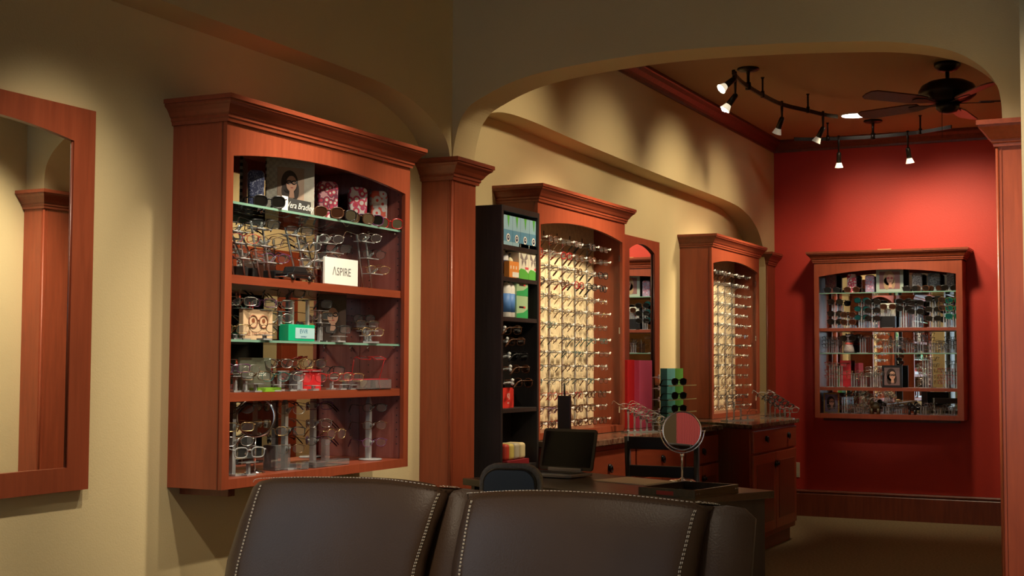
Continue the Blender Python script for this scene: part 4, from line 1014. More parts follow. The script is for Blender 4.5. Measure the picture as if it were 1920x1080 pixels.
part(t, 'lens', MB().lathe([(.001, -.003), (.098, -.003), (.098, -.006), (.001, -.008)], tuple(p), 32), DISC)
DLP = p
# ceiling fan
fc = at(1776, 118, z=ZC)
fan = thing('ceiling_fan', 'dark ceiling fan with five blades, partly behind the arch at right', 'fan', tuple(fc))
part(fan, 'canopy', MB().lathe([(.085, 0), (.085, -.02), (.06, -.05), (.02, -.06)], tuple(fc), 24), BRONZE)
part(fan, 'downrod', MB().cyl(tuple(fc-Vector((0, 0, .05))), tuple(fc-Vector((0, 0, .13))), .013, 10), BRONZE)
part(fan, 'motor_housing', MB().lathe([(.03, -.115), (.12, -.125), (.165, -.15), (.185, -.185), (.180, -.215), (.14, -.25), (.09, -.262), (.05, -.265)], tuple(fc), 32), BRONZE)
part(fan, 'switch_housing', MB().lathe([(.05, -.265), (.075, -.275), (.075, -.30), (.055, -.325), (.02, -.335)], tuple(fc), 24), BRONZE)
part(fan, 'pull_chain', MB().cyl(tuple(fc+Vector((-.03, -.05, -.30))), tuple(fc+Vector((-.03, -.05, -.50))), .0018, 5), BRONZE)
BLD = wood('fan_blade_cherry', (.05, .012, .006), (.10, .024, .010))
for k in range(5):
    a = math.radians(180-26+72*k+4); xf = Matrix.Translation(fc+Vector((0, 0, -.262))) @ Matrix.Rotation(a, 4, 'Z') @ Matrix.Rotation(math.radians(12), 4, 'X')
    mb = MB(); pl = [(.20, -.045), (.26, -.062), (.62, -.068), (.655, -.045), (.665, 0), (.655, .045), (.62, .068), (.26, .062), (.20, .045)]
    b = part(fan, 'blade', mb.prism(pl, 'z', -.004, .004, xf), BLD)
    mb = MB(); mb.prism([(.06, -.018), (.14, -.012), (.20, -.035), (.27, -.03), (.29, 0), (.27, .03), (.20, .035), (.14, .012), (.06, .018)], 'z', -.009, -.0045, xf); part(b, 'blade_iron', mb, BRONZE)

# ------------------------------------------------------------------ contents of the large display cabinet
XG = -3.19
def g1(px, py, sty, col, label, grp, x=XG, rz=-.45, lens='clear', tilt=.1):
    p = at(px, py, x=x); return glasses(sty, col, tuple(p), rz, label, grp, lens, tilt)
def post1(px, zi, top_py, label, x=XG-.015, grp='acrylic posts in the large cabinet', base=.028):
    y = at(px, 700, x=x).y; h = at(px, top_py, x=x).z-.016-ZS[zi]
    return post_stand(x, y, ZS[zi], max(.02, h), label, grp, base=base, plate=.038)
# --- top shelf
def turned(px0, px1, x, rz):
    p = at((px0+px1)/2, 500, x=x); th = math.atan2(-p.x, p.y); dep = (p-CAM).dot(FW)
    comp = -math.sin(rz)*math.cos(th)+math.cos(rz)*math.sin(th)
    return p.y, (px1-px0)*dep/F_PX/comp/math.cos(th-YAW)
def rcase(px0, px1, py0, py1, zi, x, m, label, d=.03, tilt=0, name='glasses_case'):
    c, w = turned(px0, px1, x, -.6); h = at((px0+px1)/2, py0, x=x).z-ZS[zi]
    w /= 2; r = w*.55; o = []
    for cx, cz, a0 in ((w-r, h-r, 0), (-w+r, h-r, 90)):
        for k in range(7): a = math.radians(a0+15*k); o.append((cx+r*math.cos(a), cz+r*math.sin(a)))
    o += [(-w*.92, 0), (w*.92, 0)]
    q = solo(name, label, 'case', MB().prism(o, 'x', -d/2, d/2), m, (x, c, ZS[zi]), -.6, 0, bv=.008)
    q.modifiers['bevel'].segments = 3; return q
rcase(463, 492, 319, 382, 0, XG-.06, P_BLUE, 'navy paisley glasses case standing left of the framed portrait')
rcase(593, 631, 340, 395, 0, XG-.05, P_BERRY, 'berry and white floral glasses case right of the framed portrait')
rcase(652, 686, 351, 403, 0, XG-.05, P_PINK, 'pink floral glasses case, middle of three on the top glass shelf')
rcase(692, 724, 358, 409, 0, XG-.05, P_WHITE, 'white case with red flower, rightmost on the top glass shelf')
rcase(470, 484, 330, 380, 0, XG-.10, P_BLUE, 'second navy paisley case half hidden behind the front one')
def portrait(x, px0, px1, py0, py1, z, label, frame_m, bg, hair, skin, rzv=0, name='framed_portrait', sun=False, axis='x', border=.12):
    """upright board with a face picture; lies in the y-z plane facing +x"""
    c, w = turned(px0, px1, x, -.55); h = at((px0+px1)/2, py0, x=x).z-z
    return portrait_at((x, c, z), w, h, -.55, label, frame_m, bg, hair, skin, name, sun, border)
def ell(cy, cz, a, b, n=24): return [(cy+a*math.cos(2*PI*k/n), cz+b*math.sin(2*PI*k/n)) for k in range(n)]
def portrait_at(loc, w, h, rz, label, frame_m, bg, hair, skin, name='framed_portrait', sun=False, border=.12):
    t = thing(name, label, 'picture', loc, rz)
    part(t, 'board', MB().box(-.012, 0, -w/2, w/2, 0, h), frame_m, world=False)
    iw, ih = w*(1-2*border), h*(1-2*border*w/h); zc = h/2
    mb = MB(); mb.box(0, .0012, -iw/2, iw/2, zc-ih/2, zc+ih/2); pc = part(t, 'picture', mb, bg, world=False)
    s = min(iw, ih)*1.15
    m = MB(); m.m = 0; m.prism(ell(-.04*s, zc+.10*s, .27*s, .36*s), 'x', .0013, .0016); m.prism(ell(-.14*s, zc-.16*s, .16*s, .30*s), 'x', .0013, .0016); m.prism(ell(.15*s, zc-.14*s, .12*s, .28*s), 'x', .0013, .0016)
    m.m = 1; m.prism(ell(.02*s, zc+.06*s, .17*s, .24*s), 'x', .0017, .0020); m.prism([(-.06*s, zc-.36*s), (.12*s, zc-.36*s), (.09*s, zc-.10*s), (-.03*s, zc-.10*s)], 'x', .0016, .0019)
    m.m = 2; m.prism(ell(.03*s, zc-.06*s, .05*s, .014*s, 10), 'x', .0021, .0022)
    for q in (-.065, .105):
        if sun: m.prism(ell(q*s, zc+.10*s, .07*s, .055*s), 'x', .0021, .0023)
        else:
            m.m = 3; m.tube([(.0025, a, b) for a, b in ell(q*s, zc+.10*s, .07*s, .05*s, 16)], max(.0022, .02*s), 4, closed=True); m.m = 3; m.prism(ell(q*s, zc+.10*s, .022*s, .012*s, 10), 'x', .0021, .0022)
    part(pc, 'portrait_figure', m, [hair, skin, paint(.35, .04, .04), BLACK], world=False)
    return t
HAIRD = paint(.03, .015, .010); SKIN = paint(.55, .30, .20); HAIRB = paint(.36, .24, .13)
portrait(XG-.045, 499, 587, 293, 391, ZS[0], 'houndstooth framed portrait of a dark haired person in black glasses', P_TWEED, paint(.30, .20, .14), HAIRD, SKIN, border=.22)
t = thing('name_plate', 'clear name plate with white handwriting on the top glass shelf', 'sign', (XG+.02, at(556, 395, x=XG+.02).y, ZS[0]))
yA, yB = at(528, 395, x=XG+.02).y, at(583, 395, x=XG+.02).y
part(t, 'plate', MB().box(XG+.015, XG+.020, yA, yB, ZS[0], ZS[0]+.055), clear('smoked_acrylic', (.25, .24, .22), .2, .05))
part(t, 'white_end', MB().box(XG+.0205, XG+.0215, yA, yA+.04, ZS[0], ZS[0]+.06), PAPERW)
part(t, 'lettering', shift(text_mb('Vera Bradley', .036, shear=.35), (XG+.0225, (yA+yB)/2+.02, ZS[0]+.028)), PAPERW)
for px, col, ln, d in ((505, 'black', 'dark', 'black'), (617, 'tortoise', 'brown', 'tortoise'), (644, 'black', 'dark', 'black'), (677, 'tortoise', 'brown', 'brown'), (694, 'purple', 'dark', 'purple')):
    p = at(px, 390, x=XG+.03); glasses('sun', col, (p.x, p.y, ZS[0]+.026), -.5+random.uniform(-.15, .15), '%s sunglasses on the top glass shelf, in front of the cases, %s' % (d, {505: 'leftmost', 617: 'before the berry case', 644: 'second', 677: 'before the pink case', 694: 'fourth'}[px]), 'sunglasses on the top glass shelf', ln, tilt=.09)
p = at(738, 410, x=XG+.03); glasses('sun', 'red', (p.x, p.y-.03, ZS[0]+.026), -.5, 'bright red sunglasses at the right end of the top glass shelf', 'sunglasses on the top glass shelf', 'dark', tilt=.09)
# --- second shelf: leaning ladder stands
def ladder(pts, zi, label, styles, side, grp='tilted three tier stands on the second shelf'):
    P = [at(px, py, x=XG-.01) for px, py in pts]; y = sum(p.y for p in P)/len(P); z0 = ZS[zi]
    t = thing('acrylic_ladder_stand', label, 'display stand', (XG, y, z0), 0, grp)
    lo = P[-1]; hi = P[0]
    for s in (-.035, .035):
        part(t, 'leg', MB().tube([(XG-.05, lo.y+s+.02, z0+.003), (XG-.03, hi.y+s, hi.z+.01)], .0045, 4), ACRYL)
    for i, p in enumerate(P):
        part(t, 'rest', MB().prism([(-.012, -.055), (.03, -.05), (.03, .05), (-.012, .055)], 'z', p.z-.022, p.z-.018, Matrix.Translation((XG-.02, p.y, 0))), ACRYL)
        part(t, 'nose_peg', MB().tube([(XG-.02, p.y, p.z-.02), (XG+.012, p.y, p.z+.004)], [.008, .004], 6), ACRYL)
        s, c = styles[i]
        glasses(s, c, (XG+.015, p.y, p.z), -.45, '%s %s eyeglasses, %s tier of the %s ladder stand' % (c, NOUN[s], ('top', 'middle', 'bottom')[i], side), 'eyeglasses on ladder stands', tilt=.25)
ladder([(445, 425), (449, 447), (459, 476)], 1, 'leftmost clear ladder stand of eyeglasses, second shelf of the large cabinet', [('rect', 'black'), ('oval', 'red'), ('rect', 'tortoise')], 'leftmost')
ladder([(488, 420), (497, 453), (508, 484)], 1, 'clear ladder stand of eyeglasses second from left, second shelf', [('rect', 'black'), ('oval', 'bronze'), ('oval', 'purple')], 'second')
ladder([(552, 433), (568, 462), (577, 493)], 1, 'clear ladder stand of eyeglasses behind the model car', [('rect', 'black'), ('oval', 'silver'), ('rect', 'silver')], 'car side')
ladder([(612, 448), (625, 466), (604, 482)], 1, 'clear ladder stand of eyeglasses behind the white sign card', [('oval', 'silver'), ('rect', 'black'), ('oval', 'bronze')], 'card side')
ladder([(684, 446), (692, 477), (700, 506)], 1, 'rightmost clear ladder stand of eyeglasses, right of the white sign card', [('oval', 'silver'), ('oval', 'black'), ('oval', 'gold')], 'rightmost')
# model car
cy = at(550, 515, x=XG+.02).y; cl = (at(577, 515, x=XG+.02).y-at(523, 515, x=XG+.02).y)/2*.95
ct = thing('model_car', 'small black vintage model car on the second shelf', 'toy car', (XG+.03, cy, ZS[1]))
mb = MB(); mb.prism([(-cl, .010), (cl, .010), (cl, .024), (cl*.7, .034), (-cl*.55, .034), (-cl, .026)], 'x', -.03, .03); part(ct, 'body', mb, mat('car_black', (.008, .008, .009), .12, coat=.6), world=False, bv=.003)
mb = MB(); mb.prism([(-cl*.55, .034), (cl*.55, .034), (cl*.38, .056), (-cl*.40, .056)], 'x', -.026, .026); part(ct, 'roof', mb, BLACK, world=False, bv=.002)
for s in (-1, 1):
    for yy in (-cl*.62, cl*.62):
        w_ = part(ct, 'wheel', MB().cyl((s*.026, yy, .012), (s*.032, yy, .012), .012, 16), BLACK, world=False)
        part(w_, 'hubcap', MB().cyl((s*.032, yy, .012), (s*.033, yy, .012), .006, 12), CHROME, world=False)
part(ct, 'bumper', MB().tube([(-.03, -cl-.002, .014), (.03, -cl-.002, .014)], .003, 6), CHROME, world=False)
part(ct, 'bumper', MB().tube([(-.03, cl+.002, .014), (.03, cl+.002, .014)], .003, 6), CHROME, world=False)
part(ct, 'side_trim', MB().box(.0302, .0312, -cl*.9, cl*.9, .020, .0225), CHROME, world=False)
yA, yB = at(609, 520, x=XG+.055).y, at(671, 520, x=XG+.055).y
t = thing('sign_card', 'white sign card with thin lettering on the second shelf', 'sign', (XG+.055, (yA+yB)/2, ZS[1]))
hS = at(640, 485, x=XG+.055).z-ZS[1]
part(t, 'card', MB().box(XG+.045, XG+.055, yA, yB, ZS[1], ZS[1]+hS), PAPERW, bv=.001)
part(t, 'lettering', shift(text_mb('\u039bSPIRE', .047), (XG+.0556, (yA+yB)/2, ZS[1]+hS*.48)), paint(.12, .12, .12))
for i, (a, b, c) in enumerate(((438, 462, 500), (470, 484, 503), (512, 530, 505))):
    y0_, y1_ = at(a, 510, x=XG-.06).y, at(b, 510, x=XG-.06).y
    solo('small_box', 'low black presentation box, %s on the second shelf behind the stands' % ('left', 'centre', 'right')[i], 'box', MB().box(-.03, .03, (y0_-y1_)/2, (y1_-y0_)/2, 0, .045), BLACK, (XG-.08, (y0_+y1_)/2, ZS[1]), 0, 'low black boxes', bv=.004)
# --- third shelf
t = thing('sign_block', 'tan sign block printed with a pair of spectacles, third shelf', 'sign', (XG+.0, at(484, 610, x=XG).y, ZS[2]))
yA, yB = at(456, 610, x=XG).y, at(511, 610, x=XG).y; hh = at(484, 581, x=XG).z-ZS[2]; yc = (yA+yB)/2
part(t, 'block', MB().box(XG-.02, XG, yA, yB, ZS[2], ZS[2]+hh), paint(.66, .46, .28), bv=.001)
mb = MB()
for s in (-1, 1): mb.tube([(XG+.0008, yc+s*.033+a, ZS[2]+hh*.60+b) for a, b in ell(0, 0, .027, .024, 20)], .0028, 5, closed=True); mb.prism([(yc+s*.033+a, ZS[2]+hh*.60+b) for a, b in ell(.002, .004, .011, .010, 9)], 'x', XG+.0001, XG+.0006)
mb.tube([(XG+.001, yc-.007, ZS[2]+hh*.66), (XG+.001, yc+.007, ZS[2]+hh*.66)], .003, 5)
part(t, 'printed_spectacles', mb, paint(.22, .07, .03))
part(t, 'lettering', shift(text_mb('SEE THE WORLD', .0205), (XG+.0006, yc, ZS[2]+hh*.20)), paint(.25, .06, .04))
t = thing('sign_block', 'bright green sign box with a pale blue label, third shelf', 'sign', (XG+.04, at(565, 620, x=XG+.04).y, ZS[2]))
yA, yB = at(541, 620, x=XG+.045).y, at(590, 620, x=XG+.045).y; hh = at(565, 609, x=XG+.045).z-ZS[2]; yc = (yA+yB)/2
part(t, 'box', MB().box(XG, XG+.045, yA, yB, ZS[2], ZS[2]+hh), paint(.0, .42, .20), bv=.001)
part(t, 'label_panel', MB().box(XG+.0455, XG+.0462, yA+(yB-yA)*.25, yB-.002, ZS[2]+hh*.15, ZS[2]+hh*.80), paint(.40, .62, .66))
part(t, 'lettering', merge(shift(text_mb('EVVR', .024), (XG+.0468, yc+.012, ZS[2]+hh*.58)), text_mb('eyewear', .012), (XG+.0468, yc+.012, ZS[2]+hh*.28)), paint(.02, .16, .30))
portrait(XG-.05, 597, 650, 551, 637, ZS[2], 'dark card with a portrait of a dark haired person, third shelf', BLACK, paint(.05, .025, .018), HAIRD, SKIN, name='portrait_card', border=.02)
S3 = [(454, 564, 'rect', 'silver', 'by the left edge'), (491, 567, 'rect', 'purple', 'above the tan sign'), (524, 570, 'rect', 'silver', 'right of the tan sign'), (546, 549, 'rect', 'black', 'tallest left'), (575, 549, 'oval', 'bronze', 'tallest right'),
      (524, 596, 'oval', 'silver', 'low behind the green box'), (598, 569, 'rect', 'black', 'at left of the dark card'), (600, 592, 'rect', 'bronze', 'below the dark card top'), (495, 614, 'oval', 'bronze', 'front of the tan sign'), (634, 617, 'rect', 'black', 'front of the dark card'), (440, 616, 'rect', 'gold', 'low at the left edge')]
for px, py, s, c, w in S3:
    post1(px, 2, py+6, 'clear acrylic post on the third shelf, %s' % w, x=XG-.015 if px not in (495, 634) else XG+.045)
    g1(px, py, s, c, '%s %s eyeglasses on a post %s, third shelf' % (c, NOUN[s], w), 'eyeglasses on third shelf posts', x=XG+.005 if px not in (495, 634) else XG+.055)
riser((XG-.06, at(684, 620, x=XG-.06).y, 0), (XG+.04, at(694, 625, x=XG+.04).y, 0), (.075, .03), ZS[2], 'short clear riser at the right end of the third shelf', 3)
for i, (px, py, s, c) in enumerate(((683, 597, 'oval', 'black'), (689, 608, 'rect', 'bronze'), (699, 622, 'oval', 'gold'))):
    g1(px, py, s, c, '%s %s eyeglasses, %s on the short riser, third shelf' % (c, NOUN[s], ('back', 'middle', 'front')[i]), 'eyeglasses on the short riser', x=XG-.03+i*.04, rz=-.35)
# --- fourth shelf
t = thing('sign_block', 'dark olive sign card with pale lettering, fourth shelf', 'sign', (XG-.04, at(478, 700, x=XG-.04).y, ZS[3]))
yA, yB = at(449, 700, x=XG-.04).y, at(508, 700, x=XG-.04).y; hh = at(478, 671, x=XG-.04).z-ZS[3]; yc = (yA+yB)/2
part(t, 'card', MB().box(XG-.046, XG-.040, yA, yB, ZS[3], ZS[3]+hh), paint(.12, .115, .085))
part(t, 'lettering', shift(text_mb('kate spade', .026), (XG-.0394, yc+.012, ZS[3]+hh*.52)), PAPERW)
solo('green_strip', 'bright green low display strip on the fourth shelf', 'display', MB().box(-.02, .02, -.075, .075, 0, .016), paint(.20, .42, .03), (XG+.03, at(498, 725, x=XG+.03).y, ZS[3]), 0)
t = thing('small_box', 'small red box standing on the fourth shelf', 'box', (XG-.02, at(586, 710, x=XG).y, ZS[3]))
yA, yB = at(570, 710, x=XG-.01).y, at(602, 710, x=XG-.01).y
part(t, 'body', MB().box(XG-.05, XG-.01, yA, yB, ZS[3], at(586, 693, x=XG-.01).z), paint(.50, .015, .02), bv=.001)
solo('small_box', 'small grey box left of the red one on the fourth shelf', 'box', MB().box(-.02, .02, -.03, .03, 0, .075), paint(.22, .24, .26), (XG-.04, at(558, 710, x=XG-.04).y, ZS[3]), 0)
S4 = [(441, 690, 'rect', 'purple', 'at the left edge'), (460, 692, 'oval', 'silver', 'left of the olive card'), (480, 704, 'rect', 'bronze', 'in front of the olive card'), (524, 681, 'oval', 'silver', 'tall beside the olive card'), (517, 706, 'oval', 'teal', 'above the green strip'), (546, 706, 'oval', 'silver', 'left of the red box'),
      (565, 681, 'oval', 'gold', 'tall left of the red box'), (588, 681, 'oval', 'bronze', 'tall over the red box'), (588, 708, 'oval', 'red', 'in front of the red box'), (622, 694, 'rect', 'black', 'tall right of the red box'), (640, 706, 'oval', 'red', 'front right of the red box'), (658, 707, 'rect', 'gold', 'beside the clear block')]
for px, py, s, c, w in S4:
    fx = XG+.05 if py > 703 else XG-.01
    post1(px, 3, py+7, 'clear acrylic post on the fourth shelf, %s' % w, x=fx-.012, base=.022)
    g1(px, py, s, c, '%s %s eyeglasses on a post %s, fourth shelf' % (c, NOUN[s], w), 'eyeglasses on fourth shelf posts', x=fx)
yA, yB = at(671, 715, x=XG+.06).y, at(734, 715, x=XG+.06).y
t = thing('acrylic_block', 'wide clear block with a red top at the right end of the fourth shelf', 'display stand', (XG+.03, (yA+yB)/2, ZS[3]))
part(t, 'block', MB().box(XG-.02, XG+.06, yA, yB, ZS[3], ZS[3]+.040), ACRYLB, bv=.002)
part(t, 'red_top', MB().box(XG-.02, XG+.06, yA, yB-.03, ZS[3]+.0405, ZS[3]+.043), paint(.45, .02, .03))
p = at(696, 671, x=XG+.02)
o = glasses('rect', 'red', (p.x, p.y, p.z), -.35, 'large red framed clear glasses standing on their temples on the clear block', 'large glasses on the block', 'clear')
o.rotation_euler = (0, math.radians(-72), -.35); o.scale = (1.1, 1.2, 1.3)
# --- bottom shelf
m0 = at(479, 782, x=XG-.02); rr_ = .075
t = thing('round_mirror', 'round chrome framed mirror on a stem, turned aside on the bottom shelf', 'mirror', (m0.x, m0.y, ZS[4]), -1.25)
xf = Matrix.Translation((0, 0, m0.z-ZS[4])) @ Matrix.Rotation(math.radians(90), 4, 'Y')
part(t, 'base', MB().lathe([(.040, 0), (.040, .004), (.01, .010), (.006, .014)], (0, 0, 0), 24), CHROME, world=False)
part(t, 'stem', MB().cyl((0, 0, .01), (0, 0, m0.z-ZS[4]-rr_), .005, 8), CHROME, world=False)
part(t, 'ring_frame', MB().tube([tuple(xf @ Vector((rr_*math.cos(a), rr_*math.sin(a), 0))) for a in [2*PI*k/36 for k in range(36)]], .005, 8, closed=True), CHROME, world=False)
mb = MB(); mb.add([tuple(xf @ Vector((rr_*math.cos(a), rr_*math.sin(a), .001))) for a in [2*PI*k/36 for k in range(36)]], [tuple(range(36))]); part(t, 'mirror_glass', mb, MIRROR, world=False)
def totem(px, zi, pys, label, styles, side, x=XG, base='square', tail=0):
    y = at(px, 850, x=x).y; z0 = ZS[zi]; zt_ = at(px, pys[0], x=x).z+.02
    t = thing('acrylic_totem', label, 'display stand', (x, y, z0))
    if base == 'round': part(t, 'base', MB().lathe([(.052, 0), (.052, .005), (.046, .008)], (x-.01, y, z0), 28), ACRYL)
    else: part(t, 'base', MB().box(x-.03, x+.02, y-.03, y+.03, z0, z0+.007), ACRYL)
    mb = MB(); mb.loft([[(x-.02-w, y-w, z), (x-.02+w, y-w, z), (x-.02+w, y+w, z), (x-.02-w, y+w, z)] for w, z in ((.010, z0+.007), (.010, zt_), (.003, zt_+.035))]); part(t, 'post', mb, ACRYL)
    for i, py in enumerate(pys):
        z = at(px, py, x=x).z
        part(t, 'nose_peg', MB().tube([(x-.012, y, z-.006), (x+.008, y, z+.004)], [.008, .004], 6), ACRYL)
        s, c = styles[i]
        glasses(s, c, (x+.010, y, z), -.5, '%s %s eyeglasses, %s on the %s post, bottom shelf' % (c, NOUN[s], ('top', 'middle', 'lowest')[i], side), 'eyeglasses on bottom shelf posts', tilt=.05)
totem(541, 4, (768, 808, 841), 'clear three tier post in the centre of the bottom shelf', [('oval', 'silver'), ('rect', 'black'), ('oval', 'bronze')], 'centre')
totem(594, 4, (760, 793, 826), 'clear three tier post beside the slanted gold glasses, bottom shelf', [('rect', 'purple'), ('oval', 'silver'), ('oval', 'black')], 'slanted gold side', x=XG-.05)
totem(698, 4, (764, 797, 829), 'clear three tier post with round base at the right of the bottom shelf', [('oval', 'black'), ('oval', 'tortoise'), ('oval', 'purple')], 'right', base='round')
totem(443, 4, (766, 800, 827), 'clear three tier post at the left edge of the bottom shelf', [('oval', 'black'), ('rect', 'gold'), ('oval', 'silver')], 'left edge', x=XG+.0)
post1(468, 4, 858, 'short clear post near the left edge of the bottom shelf', x=XG+.03)
g1(468, 848, 'thick', 'clear', 'clear framed eyeglasses on the short post near the left edge, bottom shelf', 'bottom shelf glasses', x=XG+.045)
g1(511, 808, 'oval', 'gold', 'gold oval eyeglasses resting on the clear cube, bottom shelf', 'bottom shelf glasses', x=XG-.02, rz=-.9)
for i, (a, b, ttop, lb) in enumerate(((505, 533, 826, 'clear acrylic cube under the gold oval eyeglasses'), (552, 568, 852, 'small bright clear block right of the centre post'), (577, 604, 857, 'clear block below the slanted gold glasses, left part'), (604, 644, 858, 'long clear block under the slanted gold glasses'))):
    x_ = XG-.03 if i == 0 else XG+.02; y0_, y1_ = at(a, 860, x=x_).y, at(b, 860, x=x_).y; z1_ = ZS[4]+(.024 if i else .10)
    solo('acrylic_block', lb, 'display stand', MB().box(-.03, .03, (y0_-y1_)/2, (y1_-y0_)/2, 0, z1_-ZS[4]), ACRYLB, (x_, (y0_+y1_)/2, ZS[4]), 0, bv=.002)
solo('acrylic_pillar', 'clear square pillar standing on the long clear block', 'display stand', MB().box(-.012, .012, -.014, .014, 0, .085), ACRYLB, (XG+.02, at(610, 845, x=XG+.02).y, ZS[4]+.0245), 0)
g1(631, 813, 'round', 'gold', 'gold round eyeglasses slanted above the long clear block', 'bottom shelf glasses', x=XG+.02, rz=-.15)

# ------------------------------------------------------------------ contents of the red wall cabinet (facing -y)
YG = 11.76; ZRS = ZR+[.895]; FR = -PI/2
def px_x(px, y=YG): return at(px, 650, y=y).x
def gr(px, py, sty, col, lens, label, grp, y=YG, rz=0):
    p = at(px, py, y=y); return glasses(sty, col, tuple(p), FR+rz, label, grp, lens, .08, parts=False)
def rstand(px, zi, ptop, label, y=YG+.03, w=.045):
    x = px_x(px, y); h = max(.03, at(px, ptop, y=y).z-ZRS[zi]-.012)
    t = thing('acrylic_pedestal', label, 'display stand', (x, y, ZRS[zi]), 0, 'acrylic pedestals in the red wall cabinet')
    part(t, 'base', MB().box(-w, w, -.02, .02, 0, .005), ACRYL, world=False); [part(t, 'post', MB().box(q-.005, q+.005, -.005, .005, .005, h), ACRYL, world=False) for q in (-.02, 0, .02)]
    part(t, 'top_plate', MB().box(-.032, .032, -.02, .012, h, h+.003), ACRYL, world=False)
    return t
def rcase2(px0, px1, py0, m, label, rot=0):
    x0, x1 = px_x(px0, YG+.03), px_x(px1, YG+.03); h = at(px0, py0, y=YG+.03).z-ZRS[0]; w = (x1-x0)/2; r = w*.5; o = []
    for cx, cz, a0 in ((w-r, h-r, 0), (-w+r, h-r, 90)):
        for k in range(5): a = math.radians(a0+22.5*k); o.append((cx+r*math.cos(a), cz+r*math.sin(a)))
    o += [(-w, 0), (w, 0)]
    q = solo('glasses_case', label, 'case', MB().prism(o, 'y', -.02, .02), m, ((x0+x1)/2, YG+.03, ZRS[0]), 0, bv=.006)
    return q
rcase2(1549, 1569, 514, P_DARKRED, 'dark red paisley case at the left of the red wall cabinet')
rcase2(1590, 1607, 514, P_PINK, 'pink patterned case on top shelf of the red wall cabinet')
rcase2(1624, 1641, 516, P_LILAC, 'lilac paisley case left of the framed sunglasses portrait')
rcase2(1712, 1731, 512, P_GREYM, 'grey plaid case right of the framed sunglasses portrait')
rcase2(1741, 1765, 512, pattern('slate_medallion', [(0, (.10, .14, .16)), (.3, (.22, .28, .30)), (.5, (.06, .08, .10))], 30), 'slate medallion case on top shelf of the red wall cabinet')
rcase2(1777, 1792, 511, P_GREYM, 'grey flower case at the right end, red wall cabinet top shelf')
x0, x1 = px_x(1644, YG), px_x(1695, YG)
portrait_at(((x0+x1)/2, YG+.0, ZRS[0]), x1-x0, at(1670, 503, y=YG).z-ZRS[0], -PI/2, 'pale green framed portrait of a fair haired person in sunglasses', paint(.33, .42, .36), paint(.22, .10, .10), HAIRB, SKIN, sun=True)
for i, (px, c, l) in enumerate(((1560, 'black', 'dark'), (1597, 'tortoise', 'brown'), (1708, 'black', 'dark'), (1728, 'tortoise', 'dark'), (1753, 'black', 'brown'), (1780, 'black', 'dark'))):
    p = at(px, 545, y=YG-.04); glasses('sun', c, (p.x, p.y, ZRS[0]+.026), FR+random.uniform(-.3, .3), '%s sunglasses on the top shelf of the red wall cabinet, %s from left' % (c, ORD[i]), 'sunglasses on the red wall cabinet top shelf', l, tilt=.09, parts=False)
R2 = [(1566, (566, 588, 603), 'sun', 'black', 'dark'), (1590, (590, 604), 'sun', 'tortoise', 'brown'), (1616, (563, 579, 595), 'sun', 'black', 'teal'), (1636, (566, 582, 597), 'sun', 'black', 'dark'), (1665, (575,), 'sun', 'bronze', 'brown'),
      (1695, (565, 578), 'sun', 'black', 'dark'), (1717, (568, 584), 'sun', 'black', 'dark'), (1750, (560, 580, 597), 'sun', 'black', 'dark'), (1775, (562, 577), 'sun', 'tortoise', 'brown'), (1788, (563, 578, 593), 'sun', 'green', 'teal')]
R3 = [(1555, (634, 641, 648), 'oval', 'black', 'clear'), (1567, (636, 644), 'rect', 'bronze', 'clear'), (1618, (630,), 'rect', 'bronze', 'clear'), (1662, (640, 648), 'oval', 'gold', 'clear'), (1680, (636, 645), 'rect', 'silver', 'clear'), (1705, (641, 650), 'rect', 'bronze', 'clear'),
      (1726, (625, 634), 'rect', 'black', 'clear'), (1747, (641, 652), 'rect', 'bronze', 'clear'), (1770, (642, 650), 'oval', 'silver', 'clear'), (1786, (634, 642, 650), 'rect', 'black', 'clear')]
R4 = [(1560, (682, 696, 706), 'oval', 'red', 'clear'), (1574, (684, 699), 'rect', 'bronze', 'clear'), (1601, (698, 706), 'oval', 'gold', 'clear'), (1619, (703,), 'rect', 'bronze', 'clear'), (1637, (691, 702), 'rect', 'silver', 'clear'), (1645, (700,), 'oval', 'bronze', 'clear'),
      (1735, (672, 684, 694, 706, 716), 'oval', 'silver', 'clear'), (1773, (694, 706, 716), 'oval', 'red', 'clear'), (1788, (680, 700), 'rect', 'black', 'clear')]
R5 = [(1562, (762,), 'oval', 'silver', 'clear'), (1583, (742, 752, 764), 'oval', 'red', 'clear'), (1606, (762,), 'rect', 'silver', 'clear'), (1618, (768,), 'oval', 'silver', 'clear'), (1660, (760,), 'rect', 'bronze', 'clear'), (1685, (762,), 'oval', 'bronze', 'clear'), (1730, (760,), 'oval', 'silver', 'clear'), (1757, (764,), 'rect', 'tortoise', 'clear'), (1783, (762,), 'rect', 'bronze', 'clear')]
for zi, rows, nm in ((1, R2, 'second'), (2, R3, 'third'), (3, R4, 'fourth'), (4, R5, 'bottom')):
    for i, (px, pys, s, c, l) in enumerate(rows):
        rstand(px, zi, pys[0], 'clear pedestal, %s from left, %s shelf of the red wall cabinet' % (ORD[i], nm))
        for k, py in enumerate(pys):
            y_ = YG-.012-(.018*k if len(pys) > 3 else 0)
            gr(px, py, s, c, l, '%s %s %s, %s shelf of red wall cabinet, stand %d from left, tier %d' % (c, NOUN[s], 'sunglasses' if l != 'clear' else 'eyeglasses', nm, i+1, k+1), 'glasses in the red wall cabinet', y=y_)
x0, x1 = px_x(1652, YG+.05), px_x(1680, YG+.05)
t = thing('sign_card', 'white card with a red tick mark on the second shelf, red wall cabinet', 'sign', ((x0+x1)/2, YG+.05, ZRS[1]+.10), -PI/2)
w = x1-x0; part(t, 'card', MB().box(-.006, 0, -w/2, w/2, 0, .11), PAPERW, world=False)
